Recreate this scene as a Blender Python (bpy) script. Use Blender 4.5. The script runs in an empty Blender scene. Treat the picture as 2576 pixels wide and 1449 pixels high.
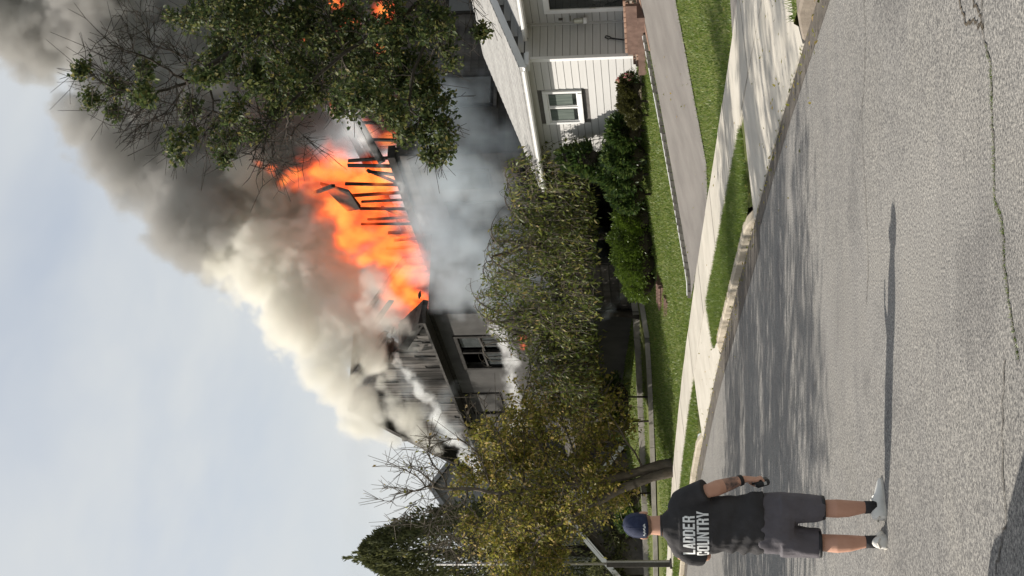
import bpy, bmesh, math, random
import numpy as np
from mathutils import Vector, Matrix
from mathutils.bvhtree import BVHTree

scene = bpy.context.scene
COL = scene.collection
rad = math.radians
random.seed(7)
RNG = np.random.default_rng(7)

# ------------------------------------------------------------------ camera
# The photograph is a portrait frame stored on its side: world up points to the picture's left.
F, CX, CY, CAM_H = 3575.0, 724.5, 1288.0, 1.57
PITCH, ROLL = rad(5.78), rad(1.3)
fw = np.array([0, math.cos(PITCH), math.sin(PITCH)])
_up = np.array([0, -math.sin(PITCH), math.cos(PITCH)])
_rt = np.array([1.0, 0, 0])
rt = math.cos(ROLL) * _rt - math.sin(ROLL) * _up
up = math.sin(ROLL) * _rt + math.cos(ROLL) * _up
cam_data = bpy.data.cameras.new('camera')
cam = bpy.data.objects.new('camera', cam_data)
COL.objects.link(cam)
cam_data.sensor_width = 36.0
cam_data.lens = F / 2576.0 * 36.0
cam_data.clip_start = 0.1
cam_data.clip_end = 5000.0
m = Matrix.Identity(4)
for i in range(3):
    m[i][0] = -up[i]
    m[i][1] = rt[i]
    m[i][2] = -fw[i]
m[2][3] = CAM_H
cam.matrix_world = m
scene.camera = cam
CAM = np.array([0, 0, CAM_H])

# ------------------------------------------------------------------ sky, sun, exposure
SUN_EL, SUN_DIR = 39.0, np.array([-0.962, 0.273])        # towards the sun, on the ground plan
SUN_DIR = SUN_DIR / np.linalg.norm(SUN_DIR)
world = bpy.data.worlds.new('World')
scene.world = world
world.use_nodes = True
wt = world.node_tree
wt.nodes.clear()
def wn(t, **k):
    n = wt.nodes.new(t)
    for a, b in k.items():
        setattr(n, a, b)
    return n
w_out = wn('ShaderNodeOutputWorld'); w_bg = wn('ShaderNodeBackground')
sky = wn('ShaderNodeTexSky', sky_type='NISHITA', sun_disc=False)
sky.sun_elevation = rad(SUN_EL)
sky.sun_rotation = math.atan2(SUN_DIR[0], SUN_DIR[1])
sky.air_density = 1.0; sky.dust_density = 3.5; sky.ozone_density = 1.0
w_bg.inputs['Strength'].default_value = 0.112
# a thin veil of high cloud over the whole dome
tc = wn('ShaderNodeTexCoord'); mp = wn('ShaderNodeMapping')
mp.inputs['Scale'].default_value = (1.0, 1.0, 2.6)
mp.inputs['Rotation'].default_value = (0.0, 0.25, 0.5)
nz = wn('ShaderNodeTexNoise'); nz.inputs['Scale'].default_value = 2.3; nz.inputs['Detail'].default_value = 5; nz.inputs['Roughness'].default_value = 0.55
nz.inputs['Distortion'].default_value = 0.4
rp = wn('ShaderNodeValToRGB')
rp.color_ramp.elements[0].position = 0.30; rp.color_ramp.elements[0].color = (.22, .22, .22, 1)
rp.color_ramp.elements[1].position = 0.72; rp.color_ramp.elements[1].color = (.85, .85, .85, 1)
mx = wn('ShaderNodeMix', data_type='RGBA')
mx.inputs[7].default_value = (4.85, 5.0, 5.0, 1)
wt.links.new(tc.outputs['Generated'], mp.inputs['Vector'])
wt.links.new(mp.outputs['Vector'], nz.inputs['Vector'])
wt.links.new(nz.outputs['Fac'], rp.inputs['Fac'])
# cloud thickens towards the horizon, where one looks through more of the layer
sx = wn('ShaderNodeSeparateXYZ'); wt.links.new(tc.outputs['Generated'], sx.inputs[0])
inv = wn('ShaderNodeMath', operation='SUBTRACT'); inv.inputs[0].default_value = 1.0; wt.links.new(sx.outputs['Z'], inv.inputs[1])
pw = wn('ShaderNodeMath', operation='POWER'); wt.links.new(inv.outputs[0], pw.inputs[0]); pw.inputs[1].default_value = 2.2
sc_ = wn('ShaderNodeMath', operation='MULTIPLY_ADD'); wt.links.new(pw.outputs[0], sc_.inputs[0]); sc_.inputs[1].default_value = 0.62
wt.links.new(rp.outputs['Color'], sc_.inputs[2]); sc_.use_clamp = True
wt.links.new(sc_.outputs[0], mx.inputs[0])
wt.links.new(sky.outputs['Color'], mx.inputs[6])
wt.links.new(mx.outputs[2], w_bg.inputs['Color'])
wt.links.new(w_bg.outputs[0], w_out.inputs['Surface'])

sun_data = bpy.data.lights.new('sun', 'SUN')
sun_data.energy = 5.0
sun_data.angle = rad(0.53)
sun_data.color = (1.0, 0.93, 0.83)
sun = bpy.data.objects.new('sun', sun_data)
COL.objects.link(sun)
sv = Vector((SUN_DIR[0] * math.cos(rad(SUN_EL)), SUN_DIR[1] * math.cos(rad(SUN_EL)), math.sin(rad(SUN_EL))))
sun.rotation_euler = sv.to_track_quat('Z', 'Y').to_euler()
sun.location = (-30, 10, 40)

scene.render.engine = 'CYCLES'
scene.view_settings.view_transform = 'Standard'
scene.view_settings.look = 'None'
scene.view_settings.gamma = 1.0
scene.view_settings.exposure = 0.42
cy = scene.cycles
cy.use_denoising = True
cy.max_bounces = 10
cy.diffuse_bounces = 3
cy.glossy_bounces = 3
cy.transmission_bounces = 4
cy.transparent_max_bounces = 12
cy.volume_bounces = 6
cy.volume_step_rate = 2.8
cy.volume_max_steps = 220
cy.sample_clamp_indirect = 4.0

# ------------------------------------------------------------------ helpers
def at(x, y, Y):
    """point on the sight line of photograph position (x, y) at depth Y"""
    u, v = 1449 - y, x
    d = fw * F + rt * (u - CX) - up * (v - CY)
    return CAM + d * (Y / d[1])

def tag(o, label=None, cat=None, group=None, kind=None):
    if label: o['label'] = label
    if cat: o['category'] = cat
    if group: o['group'] = group
    if kind: o['kind'] = kind
    return o

def empty(name, loc=(0, 0, 0), rz=0.0):
    o = bpy.data.objects.new(name, None)
    o.empty_display_size = 0.2
    o.location = loc; o.rotation_euler = (0, 0, rz)
    COL.objects.link(o)
    return o

def link(name, me, mat=None, parent=None, loc=None, rot=None):
    o = bpy.data.objects.new(name, me)
    if mat is not None and len(me.materials) == 0:
        me.materials.append(mat)
    COL.objects.link(o)
    if parent is not None: o.parent = parent
    if loc is not None: o.location = loc
    if rot is not None: o.rotation_euler = rot
    return o

def fast_mesh(name, verts, faces, smooth=False):
    """verts (n,3), faces (m,k) with constant k"""
    verts = np.asarray(verts, np.float32); faces = np.asarray(faces, np.int32)
    me = bpy.data.meshes.new(name)
    me.vertices.add(len(verts)); me.vertices.foreach_set('co', verts.ravel())
    k = faces.shape[1]
    me.loops.add(faces.size); me.loops.foreach_set('vertex_index', faces.ravel())
    me.polygons.add(len(faces))
    me.polygons.foreach_set('loop_start', np.arange(0, faces.size, k, dtype=np.int32))
    me.polygons.foreach_set('loop_total', np.full(len(faces), k, np.int32))
    if smooth:
        me.polygons.foreach_set('use_smooth', np.ones(len(faces), bool))
    me.update(calc_edges=True); me.validate()
    return me

class MB:
    def __init__(self): self.v = []; self.f = []
    def poly(self, pts):
        n = len(self.v); self.v += [tuple(p) for p in pts]; self.f.append(tuple(range(n, n + len(pts)))); return self
    def box(self, lo, hi):
        x0, y0, z0 = lo; x1, y1, z1 = hi; n = len(self.v)
        self.v += [(x0, y0, z0), (x1, y0, z0), (x1, y1, z0), (x0, y1, z0), (x0, y0, z1), (x1, y0, z1), (x1, y1, z1), (x0, y1, z1)]
        for q in ((0, 3, 2, 1), (4, 5, 6, 7), (0, 1, 5, 4), (1, 2, 6, 5), (2, 3, 7, 6), (3, 0, 4, 7)):
            self.f.append(tuple(n + i for i in q))
        return self
    def bar(self, a, b, w, h=None, upv=(0, 0, 1)):
        a = Vector(a); b = Vector(b); h = h or w
        d = (b - a).normalized(); s = d.cross(Vector(upv))
        if s.length < 1e-4: s = d.cross(Vector((1, 0, 0)))
        s.normalize(); t = s.cross(d).normalized(); n = len(self.v)
        for p in (a, b):
            for i, j in ((-1, -1), (1, -1), (1, 1), (-1, 1)):
                self.v.append(tuple(p + s * (i * w / 2) + t * (j * h / 2)))
        for q in ((3, 2, 1, 0), (4, 5, 6, 7), (0, 1, 5, 4), (1, 2, 6, 5), (2, 3, 7, 6), (3, 0, 4, 7)):
            self.f.append(tuple(n + i for i in q))
        return self
    def tube(self, pts, radii, seg=10, caps=True, squash=None):
        n = len(self.v); pts = [Vector(p) for p in pts]
        if not hasattr(radii, '__len__'): radii = [radii] * len(pts)
        prev = None
        for i, p in enumerate(pts):
            d = (pts[min(i + 1, len(pts) - 1)] - pts[max(i - 1, 0)]).normalized()
            if prev is None:
                s = d.cross(Vector((0, 1, 0)))
                if s.length < 0.05: s = d.cross(Vector((1, 0, 0)))
            else:
                s = prev - d * prev.dot(d)
            s.normalize(); prev = s.copy(); t = d.cross(s)
            r = radii[i]; rx, ry = (r if hasattr(r, '__len__') else (r, r))
            for k in range(seg):
                a = 2 * math.pi * k / seg
                self.v.append(tuple(p + s * (math.cos(a) * rx) + t * (math.sin(a) * ry)))
        for i in range(len(pts) - 1):
            for k in range(seg):
                k2 = (k + 1) % seg
                self.f.append((n + i * seg + k, n + i * seg + k2, n + (i + 1) * seg + k2, n + (i + 1) * seg + k))
        if caps:
            self.f.append(tuple(n + k for k in reversed(range(seg))))
            self.f.append(tuple(n + (len(pts) - 1) * seg + k for k in range(seg)))
        return self
    def rings(self, rings, caps=True):
        """list of equal-length closed rings"""
        n = len(self.v); s = len(rings[0])
        for r in rings: self.v += [tuple(p) for p in r]
        for i in range(len(rings) - 1):
            for k in range(s):
                k2 = (k + 1) % s
                self.f.append((n + i * s + k, n + i * s + k2, n + (i + 1) * s + k2, n + (i + 1) * s + k))
        if caps:
            self.f.append(tuple(n + k for k in reversed(range(s))))
            self.f.append(tuple(n + (len(rings) - 1) * s + k for k in range(s)))
        return self
    def mesh(self, name='m', smooth=False):
        me = bpy.data.meshes.new(name); me.from_pydata(self.v, [], self.f); me.update()
        if smooth:
            for p in me.polygons: p.use_smooth = True
        return me
    def build(self, name, mat, parent=None, loc=None, rot=None, smooth=False, bevel=0.0):
        me = self.mesh(name, smooth)
        if bevel:
            bm = bmesh.new(); bm.from_mesh(me)
            bmesh.ops.bevel(bm, geom=bm.edges[:], offset=bevel, segments=1, affect='EDGES', profile=0.6)
            bm.to_mesh(me); bm.free()
        bm = bmesh.new(); bm.from_mesh(me); bmesh.ops.recalc_face_normals(bm, faces=bm.faces[:]); bm.to_mesh(me); bm.free()
        return link(name, me, mat, parent, loc, rot)

def jitter_mesh(o, amt, seed=0):
    r = np.random.default_rng(seed)
    me = o.data; co = np.empty(len(me.vertices) * 3, np.float32); me.vertices.foreach_get('co', co)
    co += r.normal(0, amt, co.shape).astype(np.float32); me.vertices.foreach_set('co', co); me.update()
    return o

# ------------------------------------------------------------------ materials
def material(name, build):
    mt = bpy.data.materials.new(name); mt.use_nodes = True
    nt = mt.node_tree; nt.nodes.clear()
    out = nt.nodes.new('ShaderNodeOutputMaterial')
    def N(t, **k):
        n = nt.nodes.new(t)
        for a, b in k.items():
            if a.startswith('i_'): n.inputs[a[2:].replace('_', ' ')].default_value = b
            else: setattr(n, a, b)
        return n
    L = nt.links.new
    build(N, L, out)
    return mt

def noise(N, L, scale, detail=4, rough=0.55, coord='Object', stretch=None, dist=0.0):
    t = N('ShaderNodeTexCoord'); n = N('ShaderNodeTexNoise')
    n.inputs['Scale'].default_value = scale; n.inputs['Detail'].default_value = detail; n.inputs['Roughness'].default_value = rough
    n.inputs['Distortion'].default_value = dist
    if stretch:
        mp_ = N('ShaderNodeMapping'); mp_.inputs['Scale'].default_value = stretch
        L(t.outputs[coord], mp_.inputs['Vector']); L(mp_.outputs['Vector'], n.inputs['Vector'])
    else:
        L(t.outputs[coord], n.inputs['Vector'])
    return n

def ramp(N, L, src, stops):
    r = N('ShaderNodeValToRGB'); e = r.color_ramp.elements
    while len(e) < len(stops): e.new(0.5)
    for i, (p, c) in enumerate(stops):
        e[i].position = p; e[i].color = (*c, 1) if len(c) == 3 else c
    L(src, r.inputs['Fac']); return r

def mixc(N, L, fac, a, b, mode='MIX'):
    x = N('ShaderNodeMix', data_type='RGBA', blend_type=mode)
    for sock, val in ((x.inputs[0], fac), (x.inputs[6], a), (x.inputs[7], b)):
        if isinstance(val, (int, float)): sock.default_value = val
        elif isinstance(val, tuple): sock.default_value = (*val, 1)
        else: L(val, sock)
    return x.outputs[2]

def plain(name, lo, hi, scale=6.0, rough=0.8, detail=5, bump=0.0, bscale=40.0, coord='Object', stretch=None, spec=0.3, metallic=0.0, vary=0.0):
    """mottled colour between lo and hi with optional fine relief; vary: brightness change per object"""
    def b(N, L, out):
        p = N('ShaderNodeBsdfPrincipled'); p.inputs['Roughness'].default_value = rough
        p.inputs['Specular IOR Level'].default_value = spec; p.inputs['Metallic'].default_value = metallic
        n = noise(N, L, scale, detail, 0.6, coord, stretch)
        c = ramp(N, L, n.outputs['Fac'], [(0.3, lo), (0.7, hi)]).outputs['Color']
        if vary:
            oi = N('ShaderNodeObjectInfo'); mr = N('ShaderNodeMapRange')
            mr.inputs['To Min'].default_value = 1 - vary; mr.inputs['To Max'].default_value = 1 + vary
            L(oi.outputs['Random'], mr.inputs['Value'])
            hs = N('ShaderNodeHueSaturation'); L(mr.outputs[0], hs.inputs['Value']); L(c, hs.inputs['Color']); c = hs.outputs['Color']
        L(c, p.inputs['Base Color'])
        if bump:
            n2 = noise(N, L, bscale, 6, 0.65, coord, stretch)
            bp = N('ShaderNodeBump'); bp.inputs['Strength'].default_value = bump; bp.inputs['Distance'].default_value = 0.02
            L(n2.outputs['Fac'], bp.inputs['Height']); L(bp.outputs['Normal'], p.inputs['Normal'])
        L(p.outputs[0], out.inputs['Surface'])
    return material(name, b)

def leafmat(name, stops, trans=0.35, rough=0.45, spec=0.5):
    def b(N, L, out):
        g = N('ShaderNodeNewGeometry')
        r = ramp(N, L, g.outputs['Random Per Island'], stops)
        p = N('ShaderNodeBsdfPrincipled'); p.inputs['Roughness'].default_value = rough; p.inputs['Specular IOR Level'].default_value = spec
        L(r.outputs['Color'], p.inputs['Base Color'])
        t = N('ShaderNodeBsdfTranslucent'); L(r.outputs['Color'], t.inputs['Color'])
        mx_ = N('ShaderNodeMixShader'); mx_.inputs[0].default_value = trans
        L(p.outputs[0], mx_.inputs[1]); L(t.outputs[0], mx_.inputs[2]); L(mx_.outputs[0], out.inputs['Surface'])
    return material(name, b)

def road_build(N, L, out):
    p = N('ShaderNodeBsdfPrincipled'); p.inputs['Roughness'].default_value = 0.88; p.inputs['Specular IOR Level'].default_value = 0.25
    big = noise(N, L, 0.35, 4, 0.6, stretch=(1.0, 0.5, 1))
    base = ramp(N, L, big.outputs['Fac'], [(0.3, (.180, .176, .168)), (0.7, (.240, .235, .225))]).outputs['Color']
    agg = noise(N, L, 62.0, 2, 0.8)
    sp = ramp(N, L, agg.outputs['Fac'], [(0.34, (.16, .16, .17)), (0.5, (.80, .79, .78)), (0.66, (1.75, 1.71, 1.62))]).outputs['Color']
    c = mixc(N, L, 0.85, base, sp, 'MULTIPLY')
    st = noise(N, L, 1.3, 6, 0.7, stretch=(0.15, 1.6, 1))
    stc = ramp(N, L, st.outputs['Fac'], [(0.30, (.78, .78, .8)), (0.5, (1, 1, 1))]).outputs['Color']
    c = mixc(N, L, 0.6, c, stc, 'MULTIPLY')
    ps = noise(N, L, 0.8, 3, 0.5, dist=1.2)
    c = mixc(N, L, 0.7, c, ramp(N, L, ps.outputs['Fac'], [(0.30, (.72, .72, .73)), (0.42, (1, 1, 1)), (0.72, (1.10, 1.09, 1.06))]).outputs['Color'], 'MULTIPLY')
    oil = noise(N, L, 3.1, 2, 0.5, dist=.6)
    c = mixc(N, L, 0.6, c, ramp(N, L, oil.outputs['Fac'], [(0.24, (.55, .55, .55)), (0.31, (1, 1, 1))]).outputs['Color'], 'MULTIPLY')
    L(c, p.inputs['Base Color'])
    bp = N('ShaderNodeBump'); bp.inputs['Strength'].default_value = 0.55; bp.inputs['Distance'].default_value = 0.012
    L(agg.outputs['Fac'], bp.inputs['Height']); L(bp.outputs['Normal'], p.inputs['Normal'])
    L(p.outputs[0], out.inputs['Surface'])

M = {}
M['road'] = material('road_asphalt', road_build)
M['drive'] = plain('driveway_asphalt', (.135, .125, .117), (.19, .178, .165), 1.2, 0.9, 6, 0.4, 60)
M['concrete'] = plain('sidewalk_concrete', (.38, .355, .305), (.475, .448, .392), 1.6, 0.9, 7, 0.25, 50, vary=0.05)
M['old_concrete'] = plain('old_concrete', (.15, .14, .125), (.26, .245, .22), 2.0, 0.9, 7, 0.4, 40, vary=0.12)
M['kerb'] = plain('kerb_stone', (.30, .26, .20), (.43, .385, .31), 3.0, 0.9, 7, 0.5, 30, vary=0.07)
M['old_kerb'] = plain('weathered_kerb', (.12, .10, .08), (.25, .215, .175), 2.5, 0.9, 7, 0.6, 22, vary=0.05)
M['turf'] = plain('turf_soil', (.065, .080, .020), (.120, .140, .035), 0.8, 0.95, 6, 0.6, 35)
M['soil'] = plain('garden_soil', (.045, .036, .026), (.10, .08, .055), 5, 0.95, 6, 0.7, 30)
M['gutter_dirt'] = plain('gutter_dirt', (.06, .052, .045), (.14, .125, .105), 4, 0.95, 7, 0.7, 40)
M['blade'] = leafmat('grass_blade', [(0, (.070, .120, .016)), (.45, (.125, .195, .028)), (.8, (.185, .255, .045)), (1, (.30, .30, .10))], 0.38, 0.5)
M['siding'] = plain('vinyl_siding', (.475, .472, .464), (.52, .517, .509), 3.0, 0.55, 4, 0.12, 90, stretch=(1, .25, 6), vary=0.018)
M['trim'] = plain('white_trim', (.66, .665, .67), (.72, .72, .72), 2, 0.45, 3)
M['soffit'] = plain('grey_soffit', (.50, .52, .55), (.57, .59, .61), 2, 0.6, 3)
M['shingle'] = plain('pale_roof_shingle', (.24, .238, .232), (.36, .357, .345), 6, 0.9, 7, 0.6, 45, vary=0.12)
M['dark_glass'] = plain('window_glass', (.012, .015, .015), (.03, .034, .033), 2, 0.06, 2, spec=0.6)
M['smoked_glass'] = plain('smoked_glass', (.03, .034, .035), (.06, .066, .068), 3, .15, 4, spec=.6)
M['curtain'] = plain('curtain_cloth', (.05, .068, .06), (.12, .145, .13), 14, 0.8, 3, stretch=(1, 1, .1))
M['brick'] = plain('red_brick', (.18, .105, .078), (.31, .205, .15), 9, 0.9, 5, 0.4, 60, vary=0.28)
M['old_brick'] = plain('old_brick', (.085, .05, .04), (.16, .10, .08), 9, 0.95, 5, 0.4, 60, vary=0.25)
M['lap_shade'] = plain('lap_shade', (.10, .095, .09), (.14, .135, .13), 4, .9)  # dark wall backing, painted to give the shadow line under each siding board
M['mortar'] = plain('mortar', (.20, .17, .14), (.31, .27, .23), 12, 0.95, 5, 0.4, 60)
M['brown_step'] = plain('brown_step', (.085, .05, .038), (.15, .095, .075), 6, 0.8, 5, 0.3, 40)
M['stone'] = plain('edging_stone', (.075, .07, .062), (.17, .16, .145), 4, 0.9, 6, 0.5, 40, vary=0.22)
M['black'] = plain('black_plastic', (.012, .012, .013), (.025, .025, .027), 5, 0.45, 3)
M['brass'] = plain('lantern_metal', (.30, .29, .24), (.46, .45, .38), 6, 0.35, 3, metallic=0.7)
M['char'] = plain('charred_wood', (.006, .0055, .005), (.032, .029, .026), 7, 0.95, 7, 0.8, 25, vary=0.3)
M['ash_wall'] = plain('sooty_stucco', (.030, .029, .028), (.062, .060, .057), 1.1, 0.95, 7, 0.5, 18)
M['ash_board'] = plain('sooty_board', (.025, .023, .022), (.095, .087, .08), 2.4, 0.95, 6, 0.5, 22, stretch=(1, 1, .25), vary=0.35)
M['burnt_roof'] = plain('burnt_roofing', (.02, .019, .018), (.075, .07, .064), 3.5, 0.95, 7, 0.7, 20, vary=0.2)
M['bark'] = plain('dark_bark', (.020, .016, .013), (.062, .052, .042), 9, 0.95, 6, 0.8, 30, stretch=(1, 1, .3))
M['grey_bark'] = plain('grey_bark', (.065, .055, .043), (.17, .145, .115), 7, 0.95, 6, 0.8, 26, stretch=(1, 1, .35))
M['oak_leaf'] = leafmat('oak_leaf', [(0, (.032, .050, .020)), (.5, (.072, .102, .036)), (.85, (.145, .165, .055)), (1, (.24, .20, .07))], 0.40, 0.55, 0.25)
M['pear_leaf'] = leafmat('autumn_leaf', [(0, (.11, .12, .024)), (.4, (.21, .21, .040)), (.72, (.31, .27, .06)), (.92, (.40, .29, .10)), (1, (.48, .36, .18))], 0.50, 0.5, 0.3)
M['weep_leaf'] = leafmat('weeping_leaf', [(0, (.055, .080, .020)), (.5, (.115, .145, .032)), (.8, (.19, .21, .05)), (.95, (.28, .25, .08)), (1, (.34, .24, .10))], 0.42, 0.5, 0.35)
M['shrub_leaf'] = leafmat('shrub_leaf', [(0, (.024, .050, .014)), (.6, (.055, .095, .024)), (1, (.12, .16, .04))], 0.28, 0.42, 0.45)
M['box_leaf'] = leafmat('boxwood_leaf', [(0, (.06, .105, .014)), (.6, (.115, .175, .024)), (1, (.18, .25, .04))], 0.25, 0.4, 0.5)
M['yew_leaf'] = leafmat('yew_leaf', [(0, (.040, .040, .012)), (.6, (.075, .075, .022)), (1, (.12, .12, .04))], 0.2, 0.5, 0.4)
M['conifer_leaf'] = leafmat('conifer_leaf', [(0, (.055, .064, .028)), (.6, (.115, .125, .05)), (1, (.18, .185, .075))], 0.3, 0.6, 0.3)
M['skin'] = plain('skin', (.47, .255, .175), (.54, .305, .215), 9, 0.55, 4, 0.05, 120)
M['tattoo'] = plain('tattooed_skin', (.075, .06, .058), (.40, .235, .175), 24, 0.55, 3)
M['hair'] = plain('short_hair', (.13, .085, .06), (.28, .17, .12), 60, 0.8, 3)
M['shirt'] = plain('black_cotton', (.030, .029, .030), (.046, .044, .046), 5, 0.92, 5, 0.5, 9)
M['shorts'] = plain('grey_shorts', (.085, .078, .088), (.115, .106, .118), 5, 0.8, 5, 0.5, 8)
M['print'] = plain('white_print', (.70, .71, .70), (.78, .79, .78), 20, 0.7, 3)
M['cap'] = plain('navy_cap', (.014, .020, .048), (.026, .034, .072), 30, 0.85, 4, 0.2, 150)
M['sneaker'] = plain('white_sneaker', (.60, .59, .55), (.74, .73, .69), 14, 0.6, 3)
M['sole'] = plain('sneaker_sole', (.50, .47, .41), (.64, .61, .55), 20, 0.7, 3)
M['pole'] = plain('galvanised_pole', (.34, .33, .31), (.46, .45, .43), 4, 0.5, 4, metallic=0.25)
M['pole_base'] = plain('dark_pole_base', (.055, .05, .043), (.10, .09, .08), 6, 0.7, 4)
M['grey_roof'] = plain('grey_roof', (.11, .112, .118), (.20, .20, .205), 5, 0.9, 6, 0.5, 30)
M['grey_wall'] = plain('grey_house_wall', (.26, .26, .265), (.34, .34, .345), 2, 0.85, 4)
M['van_paint'] = plain('van_paint', (.30, .31, .33), (.34, .35, .37), 1, 0.35, 2)
M['tyre'] = plain('tyre', (.015, .015, .015), (.03, .03, .03), 8, 0.9, 3)
M['flower'] = leafmat('flower_petal', [(0, (.60, .10, .14)), (.4, (.70, .32, .34)), (.7, (.75, .62, .40)), (1, (.72, .72, .55))], 0.3)

# ------------------------------------------------------------------ lie of the land
KERB = np.array([(4.3, -6), (4.1, 0), (3.75, 5), (3.25, 9.5), (2.54, 14.2), (1.88, 17.8), (0.98, 21.4), (-.25, 25.8), (-1.95, 31.0), (-4.35, 36.4),
                 (-5.75, 38.9), (-8.5, 43.2), (-13.2, 48.6), (-20, 54), (-29, 58.5)], float)
def catmull(P, n=12):
    out = []; m_ = len(P)
    for i in range(m_ - 1):
        p0, p1, p2, p3 = P[max(i - 1, 0)], P[i], P[i + 1], P[min(i + 2, m_ - 1)]
        for k in range(n):
            t = k / n
            out.append(.5 * (2 * p1 + (p2 - p0) * t + (2 * p0 - 5 * p1 + 4 * p2 - p3) * t * t + (3 * p1 - p0 - 3 * p2 + p3) * t ** 3))
    out.append(P[-1]); return np.array(out)
KC = catmull(KERB)
KD = np.gradient(KC, axis=0); KD /= np.linalg.norm(KD, axis=1)[:, None]
KN = np.stack([KD[:, 1], -KD[:, 0]], 1)                  # away from the road
KS = np.concatenate([[0], np.cumsum(np.linalg.norm(np.diff(KC, axis=0), axis=1))])
def zroad(Y):
    t = np.clip(np.asarray(Y, float) - 14, 0, None)
    return np.where(t < 24, .0011 * t * t, .0011 * 576 + .05 * np.minimum(t - 24, 40))
BX = [-100, -6, 0, .01, 1.3, 3.2, 8.2, 9.5, 14, 60]; BZ = [0.03, 0.03, 0, .12, .18, .30, 1.62, 1.75, 1.9, 3.0]
def kpos(s):
    """point and outward normal of the kerb line at run length s"""
    return (np.stack([np.interp(s, KS, KC[:, 0]), np.interp(s, KS, KC[:, 1])], -1),
            np.stack([np.interp(s, KS, KN[:, 0]), np.interp(s, KS, KN[:, 1])], -1))
def s_of_Y(Y): return float(np.interp(Y, KC[:, 1], KS))
def so(s, o, dz=0.0):
    s = np.asarray(s, float); o = np.asarray(o, float)
    q, n = kpos(s); p = q + n * o[..., None]
    z = zroad(.5 * q[..., 1] + .5 * p[..., 1]) + np.interp(o, BX, BZ) + dz
    return np.concatenate([p, z[..., None]], -1)
def offset_of(xy):
    xy = np.atleast_2d(np.asarray(xy, float)); a = KC[:-1]; d = KC[1:] - a; dd = (d * d).sum(1)
    O = np.empty(len(xy)); Q = np.empty((len(xy), 2)); S = np.empty(len(xy))
    for c in range(0, len(xy), 4000):
        p = xy[c:c + 4000]
        t = np.clip(((p[:, None] - a) * d).sum(2) / dd, 0, 1)
        q = a + d * t[..., None]; e = p[:, None] - q; r = np.hypot(e[..., 0], e[..., 1]); i = r.argmin(1); k = np.arange(len(p))
        e = e[k, i]; O[c:c + 4000] = r[k, i] * np.sign(d[i, 1] * e[:, 0] - d[i, 0] * e[:, 1]); Q[c:c + 4000] = q[k, i]
        S[c:c + 4000] = KS[i] + t[k, i] * np.sqrt(dd[i])
    return O, S, Q
def ground_z(x, y):
    o, s, q = offset_of([(x, y)])
    return float(zroad(.5 * q[0, 1] + .5 * y) + np.interp(o[0], BX, BZ))

def sheet_so(name, s0, s1, o0, o1, mat, dz=0.0, ds=0.4, do=0.4, kind='structure', parent=None, skirt=0.0):
    ns = max(2, int((s1 - s0) / ds) + 1); no = max(2, int((o1 - o0) / do) + 1)
    S, O = np.meshgrid(np.linspace(s0, s1, ns), np.linspace(o0, o1, no), indexing='ij')
    v = so(S.ravel(), O.ravel(), dz)
    idx = np.arange(ns * no).reshape(ns, no)
    f = np.stack([idx[:-1, :-1], idx[:-1, 1:], idx[1:, 1:], idx[1:, :-1]], -1).reshape(-1, 4)[:, ::-1]
    o = link(name, fast_mesh(name, v, f, True), mat, parent)
    if kind: o['kind'] = kind
    return o
def sheet_quad(name, c, mat, dz=0.02, n=(24, 12), parent=None, kind='structure'):
    """sheet laid over the land between four plan corners"""
    c = [np.array(p, float) for p in c]
    A, B = np.meshgrid(np.linspace(0, 1, n[0]), np.linspace(0, 1, n[1]), indexing='ij'); A = A.ravel()[:, None]; B = B.ravel()[:, None]
    p = (c[0] * (1 - A) + c[1] * A) * (1 - B) + (c[3] * (1 - A) + c[2] * A) * B
    o, s, q = offset_of(p)
    z = zroad(.5 * q[:, 1] + .5 * p[:, 1]) + np.interp(o, BX, BZ) + dz
    idx = np.arange(n[0] * n[1]).reshape(n)
    f = np.stack([idx[:-1, :-1], idx[1:, :-1], idx[1:, 1:], idx[:-1, 1:]], -1).reshape(-1, 4)
    me = fast_mesh(name, np.concatenate([p, z[:, None]], 1), f, True)
    ob = link(name, me, mat, parent)
    if me.polygons[0].normal.z < 0: me.flip_normals()
    if kind: ob['kind'] = kind
    return ob

# far ground to the horizon, near land, road
far = MB().poly([(-3000, 70, 1.2), (3000, 70, 1.2), (3000, 4000, 1.2), (-3000, 4000, 1.2)]).poly([(-3000, -600, -.6), (3000, -600, -.6), (3000, 70, -.6), (-3000, 70, -.6)])
tag(far.build('ground', M['turf']), kind='structure')
S_END = KS[-1]
sheet_so('road', 0, S_END, -11.0, 0.0, M['road'], 0.0, 0.5, 0.5)
APRONS = [(14.75, 21.5, .3, 1.0), (29.6, 35.2, .5, .7)]
lawn = sheet_so('lawn', 0, S_END, 0.16, 44.0, M['turf'], -0.012, 0.25, 0.2)
co = np.empty(len(lawn.data.vertices) * 3, np.float32); lawn.data.vertices.foreach_get('co', co); co = co.reshape(-1, 3)
o_, s_, q_ = offset_of(co[:, :2])
for Y0, Y1, f0, f1 in APRONS:
    w_ = np.clip(o_ / 1.38, 0, 1)
    ins = (s_ > s_of_Y(Y0) + f0 * w_ - .1) & (s_ < s_of_Y(Y1) - f1 * w_ + .1) & (o_ < 1.37)
    co[ins, 2] -= .16
lawn.data.vertices.foreach_set('co', co.ravel()); lawn.data.update()
sheet_so('opposite_lawn', 0, S_END, -42.0, -11.2, M['turf'], 0.05, 0.8, 1.2)
sheet_so('gutter', s_of_Y(21.0), s_of_Y(52), -0.62, -0.012, M['gutter_dirt'], 0.004, 0.5, 0.15)
sheet_so('gutter', 0, s_of_Y(21.0), -0.34, -0.012, M['gutter_dirt'], 0.004, 0.5, 0.15)

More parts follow.
